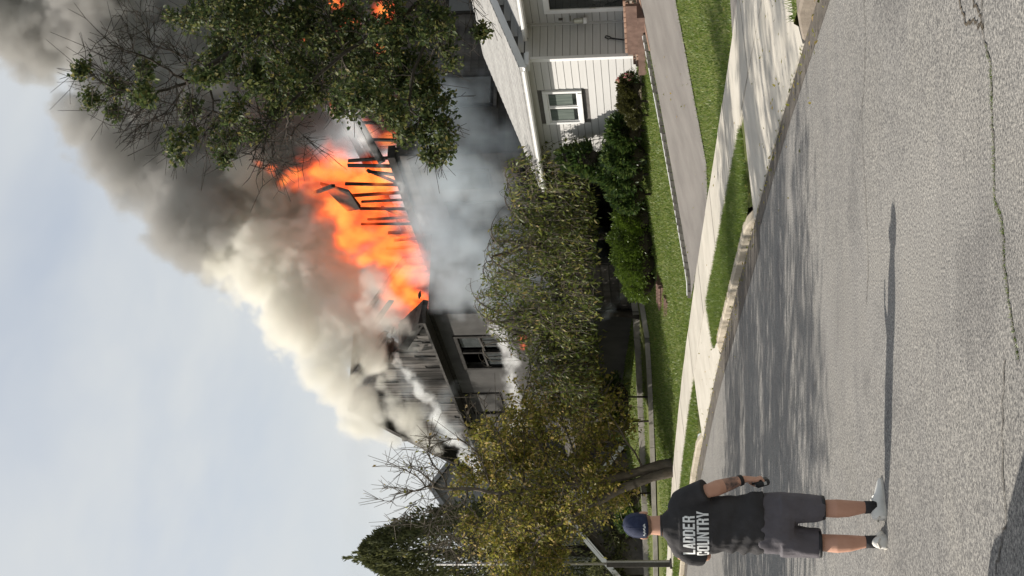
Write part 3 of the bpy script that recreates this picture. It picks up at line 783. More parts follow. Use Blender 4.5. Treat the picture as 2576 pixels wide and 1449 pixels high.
# ------------------------------------------------------------------ the burning house
def build_burning_house():
    G0 = 1.7
    h = empty('burning_house', (-.772, 45.0, G0), HROT)
    tag(h, 'large grey two storey house burning through its roof, gable end charred and smoking', 'house')
    Z = lambda z: z - G0
    EV = Z(8.85)
    R = np.random.default_rng(5)
    # front wing with the big gable, facing the street: y 0..16.2, window openings left open
    W1 = (1.87, 4.70, Z(6.75), Z(8.25)); W2 = (7.22, 9.40, Z(7.38), Z(8.60))
    wall = MB(); ys = [0, W1[0], W1[1], W2[0], W2[1], 16.2]; T = .22
    for i in range(5):
        a, b_ = ys[i], ys[i + 1]
        if i in (1, 3):
            w_ = W1 if i == 1 else W2
            wall.box((0, a, -1.2), (T, b_, w_[2])); wall.box((0, a, w_[3]), (T, b_, EV))
        else: wall.box((0, a, -1.2), (T, b_, EV))
    wl = wall.build('wall', M['ash_wall'], h)
    MB().box((T, 0, -1.2), (9.0, T, EV)).build('end_wall', M['ash_wall'], h)
    MB().box((T, 16.0, -1.2), (9.0, 16.2, EV)).build('end_wall', M['ash_wall'], h)
    MB().box((T, T, EV - .3), (8.8, 15.98, EV - .1)).build('ceiling', M['char'], h)
    MB().box((2.6, T, -1.2), (2.8, 15.98, EV - .32)).build('inner_wall', M['char'], h)
    # corner board, drip trim
    MB().box((-.03, -.03, -1.2), (.14, -.002, EV - .02)).build('corner_board', M['char'], h)
    MB().box((-.035, .0, EV - .16), (-.002, 16.1, EV - .03)).build('frieze_board', M['char'], h)
    for (a, b_, z0, z1), broken in ((W1, True), (W2, False)):
        f = MB(); t = .075
        for lo, hi in (((-.045, a - .06, z0 - .06), (.10, a + t, z1 + .06)), ((-.045, b_ - t, z0 - .06), (.10, b_ + .06, z1 + .06)), ((-.045, a + t, z1 - t), (.10, b_ - t, z1 + .06)), ((-.06, a + t, z0 - .06), (.10, b_ - t, z0 + t))):
            f.box(lo, hi)
        win = f.build('window', M['char'], h)
        mid = (a + b_) / 2
        if broken:
            MB().box((-.03, mid - .055, z0 + t), (.09, mid + .055, z1 - t)).build('mullion', M['char'], win)
            MB().box((.065, a + t, z0 + t), (.072, mid - .3, z1 - t)).build('pane', M['smoked_glass'], win); MB().box((.065, mid + .055, z0 + t), (.072, b_ - t, (z0 + z1) / 2)).build('pane', M['smoked_glass'], win)
            for (p, q) in ((a + t, mid - .055), (mid + .055, b_ - t)):
                s_ = MB(); zm = (z0 + z1) / 2 + R.normal(0, .03)
                s_.bar((.03, p, zm), (.03, q, zm + R.normal(0, .06)), .05, .06)
                s_.build('meeting_rail', M['ash_board'], win)
                for k in range(2):
                    yy = p + (q - p) * (k + 1) / 3
                    MB().bar((.04, yy, z0 + t), (.04 + R.normal(0, .02), yy + R.normal(0, .07), zm), .022).build('muntin', M['ash_board'], win)
        else:
            MB().box((.05, a + t, z0 + t), (.06, b_ - t, z1 - t)).build('pane', M['ash_wall'], win)
    # gable triangle: horizontal band at its foot, boards, gaps burnt between them
    PK = (7.6, Z(12.95)); A = (-.45, Z(8.95)); Bq = (16.5, Z(8.9))
    def rake_z(y):
        return A[1] + (PK[1] - A[1]) * (y - A[0]) / (PK[0] - A[0]) if y < PK[0] else PK[1] + (Bq[1] - PK[1]) * (y - PK[0]) / (Bq[0] - PK[0])
    # pent ledge under the gable
    MB().rings([[(-.55, -.5, EV - .02), (.1, -.5, EV - .02), (.1, -.5, EV + .14), (-.55, -.5, EV + .06)], [(-.55, 16.5, EV - .02), (.1, 16.5, EV - .02), (.1, 16.5, EV + .14), (-.55, 16.5, EV + .06)]]).build('ledge', M['burnt_roof'], h)
    gb = MB().rings([[(-.02, A[0] + .6, EV + .15), (-.02, Bq[0] - .6, EV + .15), (-.02, PK[0], PK[1] - .3)], [(.06, A[0] + .6, EV + .15), (.06, Bq[0] - .6, EV + .15), (.06, PK[0], PK[1] - .3)]]).build('gable', M['char'], h)
    y = .8
    while y < 15.4:
        wd = R.uniform(.20, .30); top = rake_z(y + wd / 2) - .32; bot = EV + .16
        burnt = R.random() < .30
        if burnt and y > 1.0: top = bot + (top - bot) * R.uniform(.35, .8)
        if R.random() < .22: bot = bot + (top - bot) * R.uniform(.2, .6)
        if top - bot > .15:
            jitter_mesh(MB().box((-.06, y, bot), (-.025, y + wd - .03, top)).build('gable_board', M['ash_board'], gb), .008, int(y * 100))
        y += wd
    # roof of the gable wing: surviving strips of deck and rafters
    def rslope(y0, z0, y1, z1, x0, x1, th, mat, name, par):
        return MB().rings([[(x0, y0, z0), (x0, y1, z1), (x0, y1, z1 - th), (x0, y0, z0 - th)], [(x1, y0, z0), (x1, y1, z1), (x1, y1, z1 - th), (x1, y0, z0 - th)]]).build(name, mat, par)
    rl = rslope(PK[0], PK[1] + .08, Bq[0], Bq[1] + .08, -.45, 3.2, .22, M['burnt_roof'], 'roof', h)
    jitter_mesh(rslope(3.2, rake_z(3.2) + .05, PK[0], PK[1] + .08, -.45, .5, .26, M['burnt_roof'], 'rake_board', rl), .03, 3)
    jitter_mesh(rslope(-.45, rake_z(-.45) + .05, 1.7, rake_z(1.7) + .05, -.5, .3, .22, M['char'], 'rake_board', rl), .04, 4)
    for k in range(3):
        x = .9 + k * 1.0; y0 = R.uniform(1.5, 4.0)
        MB().bar((x, y0, rake_z(y0)), (x + R.normal(0, .1), PK[0], PK[1]), .06, .18).build('rafter', M['char'], rl)
    for k in range(16):    # curled shreds of roofing along the burnt rake
        yy = R.uniform(-.4, 7.2); x = R.uniform(-.5, .6)
        p = np.array([x, yy, rake_z(yy) + .04]); q = p + np.array([R.normal(0, .15), R.normal(.1, .2), R.uniform(.0, .22)])
        MB().bar(p, q, R.uniform(.08, .25), .03).build('roof_shred', M['burnt_roof'], rl)
    MB().tube([(.0, 11.4, rake_z(11.4) + .1), (-.1, 11.8, rake_z(11.8) + .55), (-.15, 11.95, rake_z(11.95) + .75)], [.12, .16, .05], 6).build('hanging_debris', M['char'], rl)
    # main body set back behind the wing
    BX0, Y0 = 3.0, -4.9
    ST0, ST1 = Z(9.45), Z(11.0)
    mw = MB().box((BX0, Y0, -1.2), (BX0 + .25, -.0, ST0 - .25)).build('wall', M['ash_wall'], h)
    MB().box((BX0 + .26, Y0, -1.2), (13.0, Y0 + .25, ST0 - .25)).build('end_wall', M['ash_wall'], h)
    MB().box((12.8, Y0 + .26, -1.2), (13.0, 16.0, ST0 + 1.2)).build('back_wall', M['char'], h)
    # siding courses on the end wall that faces the camera
    nb = 34
    bd = MB().rings([[(0, 0, 0), (0, -.02, 0), (0, -.005, .24), (0, 0, .24)], [(9.7, 0, 0), (9.7, -.02, 0), (9.7, -.005, .24), (9.7, 0, .24)]]).mesh('siding_board'); bd.materials.append(M['ash_board'])
    for i in range(nb):
        z = Z(3.0) + i * .225
        if z < ST0 - .45: link('siding_board', bd, None, mw, (BX0 + .05, Y0 - .002, z))
    bd2 = MB().rings([[(0, 0, 0), (-.02, 0, 0), (-.005, 0, .24), (0, 0, .24)], [(0, 4.85, 0), (-.02, 4.85, 0), (-.005, 4.85, .24), (0, 4.85, .24)]]).mesh('siding_board'); bd2.materials.append(M['ash_board'])
    for i in range(nb):
        z = Z(3.0) + i * .225
        if z < ST0 - .45: link('siding_board', bd2, None, mw, (BX0 - .002, Y0 + .02, z))
    for (a, b_, z0, z1) in ((-3.9, -2.9, Z(6.6), Z(8.1)), (-1.9, -.9, Z(6.6), Z(8.1))):
        w_ = MB().box((BX0 - .07, a - .08, z0 - .08), (BX0 - .022, b_ + .08, z1 + .08)).build('window', M['char'], h)
        MB().box((BX0 - .08, a, z0), (BX0 - .072, b_, z1)).build('pane', M['dark_glass'], w_)
    for (a, b_) in ((4.6, 5.7), (8.0, 9.1)):
        w_ = MB().box((a, Y0 - .09, Z(6.3)), (b_, Y0 - .024, Z(7.9))).build('window', M['char'], h)
        MB().box((a + .08, Y0 - .10, Z(6.4)), (b_ - .08, Y0 - .092, Z(7.8))).build('pane', M['dark_glass'], w_)
        MB().box((a - .05, Y0 - .14, Z(6.2)), (b_ + .05, Y0 - .025, Z(6.3))).build('sill', M['ash_board'], w_)
    MB().box((BX0, .235, EV - .05), (BX0 + .25, 3.0, ST0 - .25)).build('wall', M['char'], h)
    # plates and open studs of the burning top storey
    fr = MB().box((BX0 - .12, Y0 - .1, ST0 - .24), (BX0 + .3, 3.0, ST0 - .02)).build('bottom_plate', M['char'], h)
    y = Y0 + .2
    while y < 3.2:
        top = ST1 + R.normal(.0, .28) - max(0, (y + 1.5)) * .16; lean = R.normal(0, .05)
        jitter_mesh(MB().bar((BX0 + .05, y, ST0 - .03), (BX0 + .05 + R.normal(0, .06), y + lean, top), .055, .10).build('stud', M['char'], fr), .006, int(50 + y * 10))
        y += R.choice([.48, .56, .62, .75])
    for y in (-3.6, -1.2, .6):
        jitter_mesh(MB().bar((BX0 + .3, y, ST0 + .9), (BX0 + .1, y + R.uniform(.5, .9), ST0 - .1), .05, .09).build('brace', M['char'], fr), .006, 9)
    MB().box((9.5, T, EV - .3), (9.7, 14.0, Z(11.3))).build('inner_wall', M['char'], h)
    # studs of the near gable end, seen past the tree
    for k in range(9):
        x = BX0 + .6 + k * .6; top = ST0 + .3 + (x - BX0) * .55
        MB().bar((x, Y0 + .1, ST0 - .26), (x, Y0 + .1 + R.normal(0, .04), top), .06, .10).build('stud', M['char'], fr)
    MB().bar((BX0 - .2, Y0, ST0 + .15), (BX0 + 5.4, Y0, ST0 + 3.3), .10, .22).build('rake_rafter', M['char'], fr)
    MB().bar((BX0 + 5.4, Y0, ST0 + 3.3), (BX0 + 10, Y0, ST0 + .3), .10, .22).build('rake_rafter', M['char'], fr)
    for k in range(8):
        y = Y0 + .9 + k * .9
        jitter_mesh(MB().bar((BX0 + 1.2, y, ST1 - .7 + R.normal(0, .1)), (BX0 + 4.6, y + R.normal(0, .15), ST1 + 1.2 + R.normal(0, .2)), .06, .16).build('rafter', M['char'], fr), .01, k)
    # a scrap of roof deck still standing in the flames
    c = (BX0 - .25, -2.35, ST1 + .55)
    jitter_mesh(MB().rings([[(c[0], c[1] - .85, c[2] - .55), (c[0], c[1] + .25, c[2] - .75), (c[0] + .3, c[1] + .95, c[2] - .15), (c[0] + .7, c[1] - .15, c[2] + .55)],
                            [(c[0] + .12, c[1] - .85, c[2] - .57), (c[0] + .12, c[1] + .25, c[2] - .77), (c[0] + .42, c[1] + .95, c[2] - .17), (c[0] + .82, c[1] - .15, c[2] + .53)]]).build('roof_scrap', M['char'], fr), .02, 6)
    MB().bar((c[0], c[1] - 1.3, c[2] - .2), (c[0] + .5, c[1] + .0, c[2] + .7), .10, .12).build('rafter', M['char'], fr)
    # porch roof and collapsed lean-to below
    MB().rings([[(-2.6, 1.0, Z(4.6)), (0, 1.0, Z(5.5)), (0, 1.0, Z(5.3)), (-2.6, 1.0, Z(4.45))], [(-2.6, 11, Z(4.6)), (0, 11, Z(5.5)), (0, 11, Z(5.3)), (-2.6, 11, Z(4.45))]]).build('porch_roof', M['burnt_roof'], h)
    for y in (1.3, 4.4, 7.5, 10.7):
        MB().bar((-.02, y, Z(3.9)), (-1.9, y, Z(4.62)), .10, .12).build('porch_bracket', M['char'], h)
    MB().rings([[(-.4, -3.9, Z(4.7)), (BX0, -3.9, Z(5.7)), (BX0, -3.9, Z(5.5)), (-.4, -3.9, Z(4.5))], [(-.4, -.05, Z(4.7)), (BX0, -.05, Z(5.7)), (BX0, -.05, Z(5.5)), (-.4, -.05, Z(4.5))]]).build('lean_to_roof', M['burnt_roof'], h)
    MB().box((-.2, -3.8, -1.2), (.0, -.05, Z(4.5))).build('lean_to_wall', M['ash_wall'], h)
    for i in range(9):
        MB().box((-.23, -3.75, Z(2.2) + i * .25), (-.202, -.1, Z(2.2) + i * .25 + .215)).build('siding_board', M['ash_board'], h)
    return h
burning_house = build_burning_house()

# ------------------------------------------------------------------ houses glimpsed behind the trees
def small_house(name, loc, rz, w, d, hgt, ph, wallm, roofm, label, rake_white=False, windows=True):
    h = empty(name, loc, rz); tag(h, label, 'house')
    MB().rings([[(-w / 2, 0, -1), (w / 2, 0, -1), (w / 2, 0, hgt), (0, 0, hgt + ph), (-w / 2, 0, hgt)], [(-w / 2, d, -1), (w / 2, d, -1), (w / 2, d, hgt), (0, d, hgt + ph), (-w / 2, d, hgt)]]).build('wall', wallm, h)
    for s_ in (-1, 1):
        o = .35
        a = (s_ * (w / 2 + o), hgt - o * ph / (w / 2) + .05); b_ = (0.0, hgt + ph + .05)
        MB().rings([[(a[0], -.3, a[1]), (b_[0], -.3, b_[1]), (b_[0], -.3, b_[1] + .16), (a[0], -.3, a[1] + .16)], [(a[0], d + .3, a[1]), (b_[0], d + .3, b_[1]), (b_[0], d + .3, b_[1] + .16), (a[0], d + .3, a[1] + .16)]]).build('roof', roofm, h)
        MB().rings([[(a[0], -.36, a[1] - .08), (b_[0], -.36, b_[1] - .08), (b_[0], -.36, b_[1] + .17), (a[0], -.36, a[1] + .17)], [(a[0], -.31, a[1] - .08), (b_[0], -.31, b_[1] - .08), (b_[0], -.31, b_[1] + .17), (a[0], -.31, a[1] + .17)]]).build('rake_board', M['trim'] if rake_white else wallm, h)
    for s_ in ((-1, 1) if windows else ()):
        wn_ = MB().box((s_ * w * .22 - .5, -.06, hgt * .55), (s_ * w * .22 + .5, -.01, hgt * .55 + 1.3)).build('window', M['trim'], h)
        MB().box((s_ * w * .22 - .42, -.08, hgt * .55 + .08), (s_ * w * .22 + .42, -.062, hgt * .55 + 1.22)).build('pane', M['dark_glass'], wn_)
    return h
small_house('grey_house', (-9.3, 66, 2.2), rad(20), 9.0, 9, 6.6, 3.4, M['grey_wall'], M['grey_roof'], 'grey gabled house far behind the olive street tree')
small_house('shed', (-8.5, 53.0, 1.6), rad(-4), 4.6, 5, 1.5, 1.9, M['pole_base'], M['grey_roof'], 'dark shed with a bright white rake board behind the lamp post', True, False)

# ------------------------------------------------------------------ trees and shrubs
def colonize(attr, seeds, di, dk, step, iters=160, bias=(0, 0, 0), seed=0):
    """grow a branching skeleton through the attraction points; seeds = polylines already there [(points)], returns nodes, parents"""
    nodes = []; par = []
    for pl in seeds:
        start = pl.get('from', -1); prev = start
        for p in pl['pts']:
            nodes.append(np.array(p, float)); par.append(prev); prev = len(nodes) - 1
    A = np.array(attr, float); X = np.array(nodes)
    d = np.linalg.norm(A[:, None] - X[None], axis=2); near = d.argmin(1); nd = d.min(1)
    rr = np.random.default_rng(seed); bias = np.array(bias, float); alive = np.ones(len(A), bool)
    for it in range(iters):
        use = alive & (nd < di)
        if not use.any(): 
            if not alive.any(): break
            use = alive & (nd < nd[alive].min() * 1.3)
        acc = {}
        for i in np.nonzero(use)[0]:
            k = near[i]; v = A[i] - nodes[k]; v /= np.linalg.norm(v) + 1e-9
            acc.setdefault(k, []).append(v)
        new = []
        for k, vs in acc.items():
            v = np.mean(vs, 0) + bias + rr.normal(0, .12, 3); v /= np.linalg.norm(v) + 1e-9
            new.append((k, nodes[k] + v * step))
        base = len(nodes)
        for k, p in new: nodes.append(p); par.append(k)
        Pn = np.array([p for _, p in new]); idx = np.nonzero(alive)[0]
        dn = np.linalg.norm(A[idx][:, None] - Pn[None], axis=2); j = dn.argmin(1); m_ = dn[np.arange(len(idx)), j]
        up_ = m_ < nd[idx]; nd[idx[up_]] = m_[up_]; near[idx[up_]] = base + j[up_]
        alive &= nd > dk
    return np.array(nodes), np.array(par)

def pipe_radii(par, r0, n_exp=2.3):
    n = len(par); acc = np.zeros(n); r = np.zeros(n)
    for i in range(n - 1, -1, -1):
        r[i] = r0 if acc[i] == 0 else acc[i] ** (1 / n_exp)
        if par[i] >= 0: acc[par[i]] += r[i] ** n_exp
    return r

def branch_mesh(name, nodes, par, rad_, split=None):
    """tapered prisms along every edge"""
    V = []; Fq = []; base = 0
    for seg, sel in ((3, rad_ < .02), (6, rad_ >= .02)):
        idx = np.nonzero((par >= 0) & sel)[0]
        if len(idx) == 0: continue
        a = nodes[par[idx]]; b_ = nodes[idx]; d = b_ - a; L_ = np.linalg.norm(d, axis=1)[:, None] + 1e-9; d = d / L_
        b_ = b_ + d * (rad_[idx][:, None] * .4)
        s_ = np.cross(d, np.where(np.abs(d[:, 2:3]) > .8, np.array([[1., 0, 0]]), np.array([[0, 0, 1.]]))); s_ /= np.linalg.norm(s_, axis=1)[:, None]; t_ = np.cross(d, s_)
        ra = np.minimum(rad_[par[idx]], rad_[idx] * 1.5)[:, None]; rb = rad_[idx][:, None]
        rings_ = []
        for p, r in ((a, ra), (b_, rb)):
            for k in range(seg):
                an = 2 * math.pi * k / seg; rings_.append(p + (s_ * math.cos(an) + t_ * math.sin(an)) * r)
        v = np.stack(rings_, 1); n = len(idx)
        off = base + np.arange(n)[:, None] * (2 * seg)
        for k in range(seg):
            k2 = (k + 1) % seg
            Fq.append(off + np.array([[k, k2, seg + k2, seg + k]]))
        V.append(v.reshape(-1, 3)); base += n * 2 * seg
    return fast_mesh(name, np.concatenate(V), np.concatenate(Fq), True)

def leaf_mesh(name, pos, size, seed, aspect=.5, droop=0.0, dirs=None, fold=.25, spread=1.0, flat=0.0):
    r = np.random.default_rng(seed); n = len(pos)
    d = r.normal(0, 1, (n, 3)) if dirs is None else dirs + r.normal(0, spread, (n, 3))
    d[:, 2] -= droop; d /= np.linalg.norm(d, axis=1)[:, None]
    s_ = np.cross(d, r.normal(0, 1, (n, 3)) + np.array([0, 0, flat])); s_ /= np.linalg.norm(s_, axis=1)[:, None]
    nn = np.cross(s_, d); L_ = (size * r.uniform(.6, 1.35, n))[:, None]; w_ = L_ * aspect
    b_ = pos; tip = pos + d * L_; m1 = pos + d * L_ * .48 + s_ * w_ * .5 + nn * L_ * fold * .4; m2 = pos + d * L_ * .48 - s_ * w_ * .5 + nn * L_ * fold * .4
    v = np.stack([b_, m1, tip, m2], 1).reshape(-1, 3)
    o = np.arange(n)[:, None] * 4
    f = np.concatenate([o + np.array([[0, 1, 2]]), o + np.array([[0, 2, 3]])], 1).reshape(-1, 3)
    return fast_mesh(name, v, f)

def in_ell(c, r, n, rr, shell=0.0):
    p = rr.normal(0, 1, (n, 3)); p /= np.linalg.norm(p, axis=1)[:, None]
    return np.array(c) + p * np.array(r) * (shell + (1 - shell) * rr.random((n, 1)) ** (1 / 3))

def px(x, y, Y, r, ry=None):
    """ellipsoid centre on a sight line, radius given in photograph pixels"""
    k_ = Y / F
    return at(x, y, Y), r * k_, (ry if ry else r) * k_

# --- big oak leaning in from the right
def oak():
    rr = np.random.default_rng(21); Y = 28.0; k_ = Y / F
    base = np.array([7.5, 28.3, ground_z(7.5, 28.3)])
    o = empty('oak_tree', tuple(base)); tag(o, 'tall oak with thinning leaves and bare upper twigs reaching in from the right', 'tree')
    fork = at(1110, -60, 28.2)
    leafy = [(560, 50, 100, 70), (640, 40, 110, 80), (700, 120, 80, 80), (480, 40, 60, 40), (540, 140, 55, 45), (620, 180, 50, 40), (690, 210, 70, 50), (800, 60, 100, 80), (820, 170, 90, 90), (900, 90, 90, 90), (960, 190, 100, 90),
             (1000, 80, 80, 70), (1040, 180, 70, 70), (1080, 260, 55, 50), (1050, 320, 60, 50), (1110, 340, 40, 40), (1125, 385, 28, 30), (1000, 280, 60, 40), (900, 240, 50, 50), (760, 240, 60, 50), (720, 290, 35, 35), (580, 270, 40, 30),
             (570, 340, 55, 45), (450, 355, 40, 40), (470, 270, 35, 30), (360, 240, 45, 35), (290, 215, 25, 25), (240, 245, 30, 22), (300, 290, 25, 18), (380, 170, 30, 25), (205, 170, 30, 15), (510, 200, 50, 35), (1090, 60, 60, 50), (1130, 130, 30, 40), (1215, 90, 22, 18), (850, 290, 40, 30), (1080, 400, 20, 16), (560, 395, 22, 16), (640, 330, 30, 20)]
    bare = [(250, 190, 70, 60), (330, 240, 90, 80), (420, 280, 110, 90), (480, 340, 90, 60), (340, 320, 60, 40), (560, 300, 80, 60), (650, 370, 60, 60), (700, 410, 60, 50), (300, 120, 80, 60), (380, 60, 70, 50), (740, 350, 70, 60), (690, 450, 30, 20), (430, 160, 80, 60)]
    att = []; lf = []
    for i, (x, y, a, b_) in enumerate(leafy):
        dY = rr.uniform(-2.2, 2.2); c = at(x, y, Y + dY); n = max(16, int(a * b_ / 75))
        p = in_ell(c, (b_ * k_, (a + b_) / 2 * k_ * .9, a * k_), n, rr); att.append(p); lf.append((c, b_ * k_, a * k_, n))
    for (x, y, a, b_) in bare:
        dY = rr.uniform(-2.0, 2.0); c = at(x, y, Y + dY); att.append(in_ell(c, (b_ * k_, (a + b_) / 2 * k_ * .8, a * k_), int(a * b_ / 24), rr))
    # crown beyond the frame on the right
    for (x, y, a, b_) in ((900, -160, 220, 150), (600, -140, 160, 130), (1050, -260, 160, 150), (780, -330, 200, 120)):
        c = at(x, y, Y + rr.uniform(-1, 1)); n = 160; p = in_ell(c, (b_ * k_, b_ * k_, a * k_), n, rr); att.append(p); lf.append((c, b_ * k_, a * k_, 260))
    att = np.concatenate(att)
    trunk = [base + (fork - base) * t + np.array([.12 * math.sin(t * 5), 0, 0]) for t in np.linspace(0, 1, 9)]
    T0 = len(trunk) - 1
    def limb(ps, frm): return {'pts': [at(x, y, Yq) for x, y, Yq in ps], 'from': frm}
    seeds = [{'pts': trunk}, limb([(1060, 0, 28), (1000, 52, 27.6), (935, 90, 27.3), (870, 130, 27), (800, 190, 27), (740, 250, 27)], T0),
             limb([(1000, -50, 28.5), (880, -40, 28.7), (760, 0, 28.8), (680, 60, 28.6), (600, 120, 28.4), (520, 170, 28.2)], T0),
             limb([(1090, 40, 27.4), (1070, 110, 27.0), (1040, 180, 26.8), (1030, 250, 26.7)], T0)]
    nodes, par = colonize(att, seeds, 3.0, .30, .20, 150, (0, 0, .10), 3)
    r = pipe_radii(par, .0072, 2.15); r = np.minimum(r, .30)
    kids = np.bincount(par[par >= 0], minlength=len(nodes))
    tr = np.arange(len(nodes)) < len(trunk)
    me = branch_mesh('trunk', nodes[:len(trunk)], par[:len(trunk)], np.maximum(r[:len(trunk)], .2)); link('trunk', me, M['bark'], None)
    t_ = bpy.data.objects['trunk']; kid(t_, o)
    par2 = par.copy(); par2[:len(trunk)] = -1
    # side twigs on thin branches
    thin = np.nonzero((r < .02) & (par >= 0))[0]
    n_t = int(len(thin) * 2.2); ti = rr.choice(thin, n_t); a = nodes[ti]; dv = nodes[ti] - nodes[par[ti]]; dv /= np.linalg.norm(dv, axis=1)[:, None]
    tw = a + (dv * .9 + rr.normal(0, .5, dv.shape)) * rr.uniform(.15, .42, (n_t, 1))
    t2i = rr.integers(0, n_t, n_t); d2 = tw[t2i] - nodes[ti[t2i]]; d2 /= np.linalg.norm(d2, axis=1)[:, None]
    tw2 = tw[t2i] + (d2 + rr.normal(0, .45, d2.shape) + np.array([0, 0, .15])) * rr.uniform(.12, .36, (n_t, 1))
    nodes2 = np.concatenate([nodes, tw, tw2]); par3 = np.concatenate([par2, ti, len(nodes) + t2i]); r3 = np.concatenate([r, np.full(n_t, .0062), np.full(n_t, .0046)])
    kid(link('branches', branch_mesh('branches', nodes2, par3, r3), M['bark']), o)
    P_ = []
    tips = np.concatenate([nodes[r < .014], tw])
    for (c, bx, az, n) in lf:
        e = (tips - c) / np.array([bx * 1.1, (bx + az) * .6, az * 1.1]); s_ = tips[(e * e).sum(1) < 1]
        if len(s_) == 0: continue
        m_ = int(n * 19)
        ctr = s_[rr.integers(0, len(s_), m_ // 9 + 1)]
        P_.append(np.repeat(ctr, 9, 0)[:m_] + rr.normal(0, .085, (m_, 3)))
    P_ = np.concatenate(P_)
    kid(link('foliage', leaf_mesh('foliage', P_, .105, 5, .6, .2, flat=.6), M['oak_leaf']), o)
    return len(P_), len(nodes2)
OAK = oak()

# --- olive-leaved street tree on the verge
def street_tree():
    rr = np.random.default_rng(31); Y = 44.0; k_ = Y / F
    base = np.array([-5.56, 44.0, ground_z(-5.56, 44.0) - .05])
    o = empty('street_tree', tuple(base)); tag(o, 'olive leaved street tree with a forked trunk and bare top twigs behind the sidewalk', 'tree')
    leafy = [(1400, 1100, 130, 120), (1480, 1020, 90, 90), (1350, 1000, 70, 70), (1300, 1120, 110, 100), (1380, 1230, 150, 120), (1520, 1150, 70, 90), (1330, 1330, 120, 110), (1390, 1330, 90, 90), (1360, 1420, 90, 60), (1290, 1430, 80, 60), (1250, 1200, 70, 90), (1560, 1230, 50, 60), (1500, 1260, 80, 70), (1230, 1100, 60, 50), (1180, 1200, 50, 60), (1550, 1050, 50, 60), (1440, 930, 60, 50), (1210, 1340, 60, 60), (1310, 1500, 110, 70)]
    bare = [(1060, 1170, 60, 60), (1030, 1240, 60, 60), (1100, 1250, 80, 90), (1130, 1330, 90, 80), (1080, 1120, 50, 40), (1180, 1380, 80, 60), (1200, 1040, 60, 50), (985, 1262, 50, 25), (1000, 1170, 50, 30), (960, 1230, 30, 20), (1000, 1320, 50, 30)]
    att = []; lf = []
    for (x, y, a, b_) in leafy:
        c = at(x, y, Y + rr.uniform(-1.6, 1.6)); n = max(14, int(a * b_ / 110)); att.append(in_ell(c, (b_ * k_, (a + b_) / 2 * k_, a * k_), n, rr)); lf.append((c, b_ * k_, a * k_, n))
    for (x, y, a, b_) in bare:
        c = at(x, y, Y + rr.uniform(-1.2, 1.2)); att.append(in_ell(c, (b_ * k_, (a + b_) / 2 * k_ * .8, a * k_), int(a * b_ / 60), rr))
    att = np.concatenate(att)
    st1 = [base] + [at(x, y, Y) for x, y in ((1660, 1172), (1620, 1182), (1580, 1195), (1530, 1205), (1470, 1215), (1400, 1222), (1330, 1235), (1260, 1240))]
    st2 = [base + np.array([-.16, -.05, 0])] + [at(x, y, Y - .2) for x, y in ((1670, 1192), (1640, 1200), (1600, 1215), (1560, 1230), (1500, 1262), (1440, 1300), (1370, 1340))]
    seeds = [{'pts': st1}, {'pts': st2}]
    nodes, par = colonize(att, seeds, 4.0, .34, .22, 120, (0, 0, .12), 4)
    r = np.minimum(pipe_radii(par, .0095, 2.1), .16)
    n1, n2 = len(st1), len(st1) + len(st2)
    mask = np.zeros(len(nodes), bool); mask[:6] = True; mask[n1:n1 + 6] = True
    pt = par.copy(); pt[~mask] = -1
    rt_ = np.where(mask, np.maximum(r, .155), r); rt_[0] = .24; rt_[n1] = .2; rt_[1] = .19; rt_[n1 + 1] = .17
    kid(link('trunk', branch_mesh('trunk', nodes, pt, rt_), M['grey_bark']), o)
    pb_ = par.copy(); pb_[mask] = -1
    thin = np.nonzero((r < .03) & (par >= 0))[0]; n_t = int(len(thin) * 2.6); ti = rr.choice(thin, n_t)
    dv = nodes[ti] - nodes[par[ti]]; dv /= np.linalg.norm(dv, axis=1)[:, None] + 1e-9
    tw = nodes[ti] + (dv * .9 + rr.normal(0, .5, dv.shape)) * rr.uniform(.2, .7, (n_t, 1))
    nodes2 = np.concatenate([nodes, tw]); par3 = np.concatenate([pb_, ti]); r3 = np.concatenate([r, np.full(n_t, .007)])
    kid(link('branches', branch_mesh('branches', nodes2, par3, r3), M['grey_bark']), o)
    tips = np.concatenate([nodes[r < .02], tw]); P_ = []
    for (c, bx, az, n) in lf:
        e = (tips - c) / np.array([bx * 1.1, (bx + az) * .55, az * 1.1]); s_ = tips[(e * e).sum(1) < 1]
        if len(s_) == 0: continue
        m_ = int(n * 20); ctr = s_[rr.integers(0, len(s_), m_ // 4 + 1)]; P_.append(np.repeat(ctr, 4, 0)[:m_] + rr.normal(0, .11, (m_, 3)))
    extra = tw[rr.integers(0, len(tw), 500)]; P_.append(extra)
    P_ = np.concatenate(P_)
    kid(link('foliage', leaf_mesh('foliage', P_, .135, 6, .52, .4), M['pear_leaf']), o)
    return len(P_)
ST = street_tree()

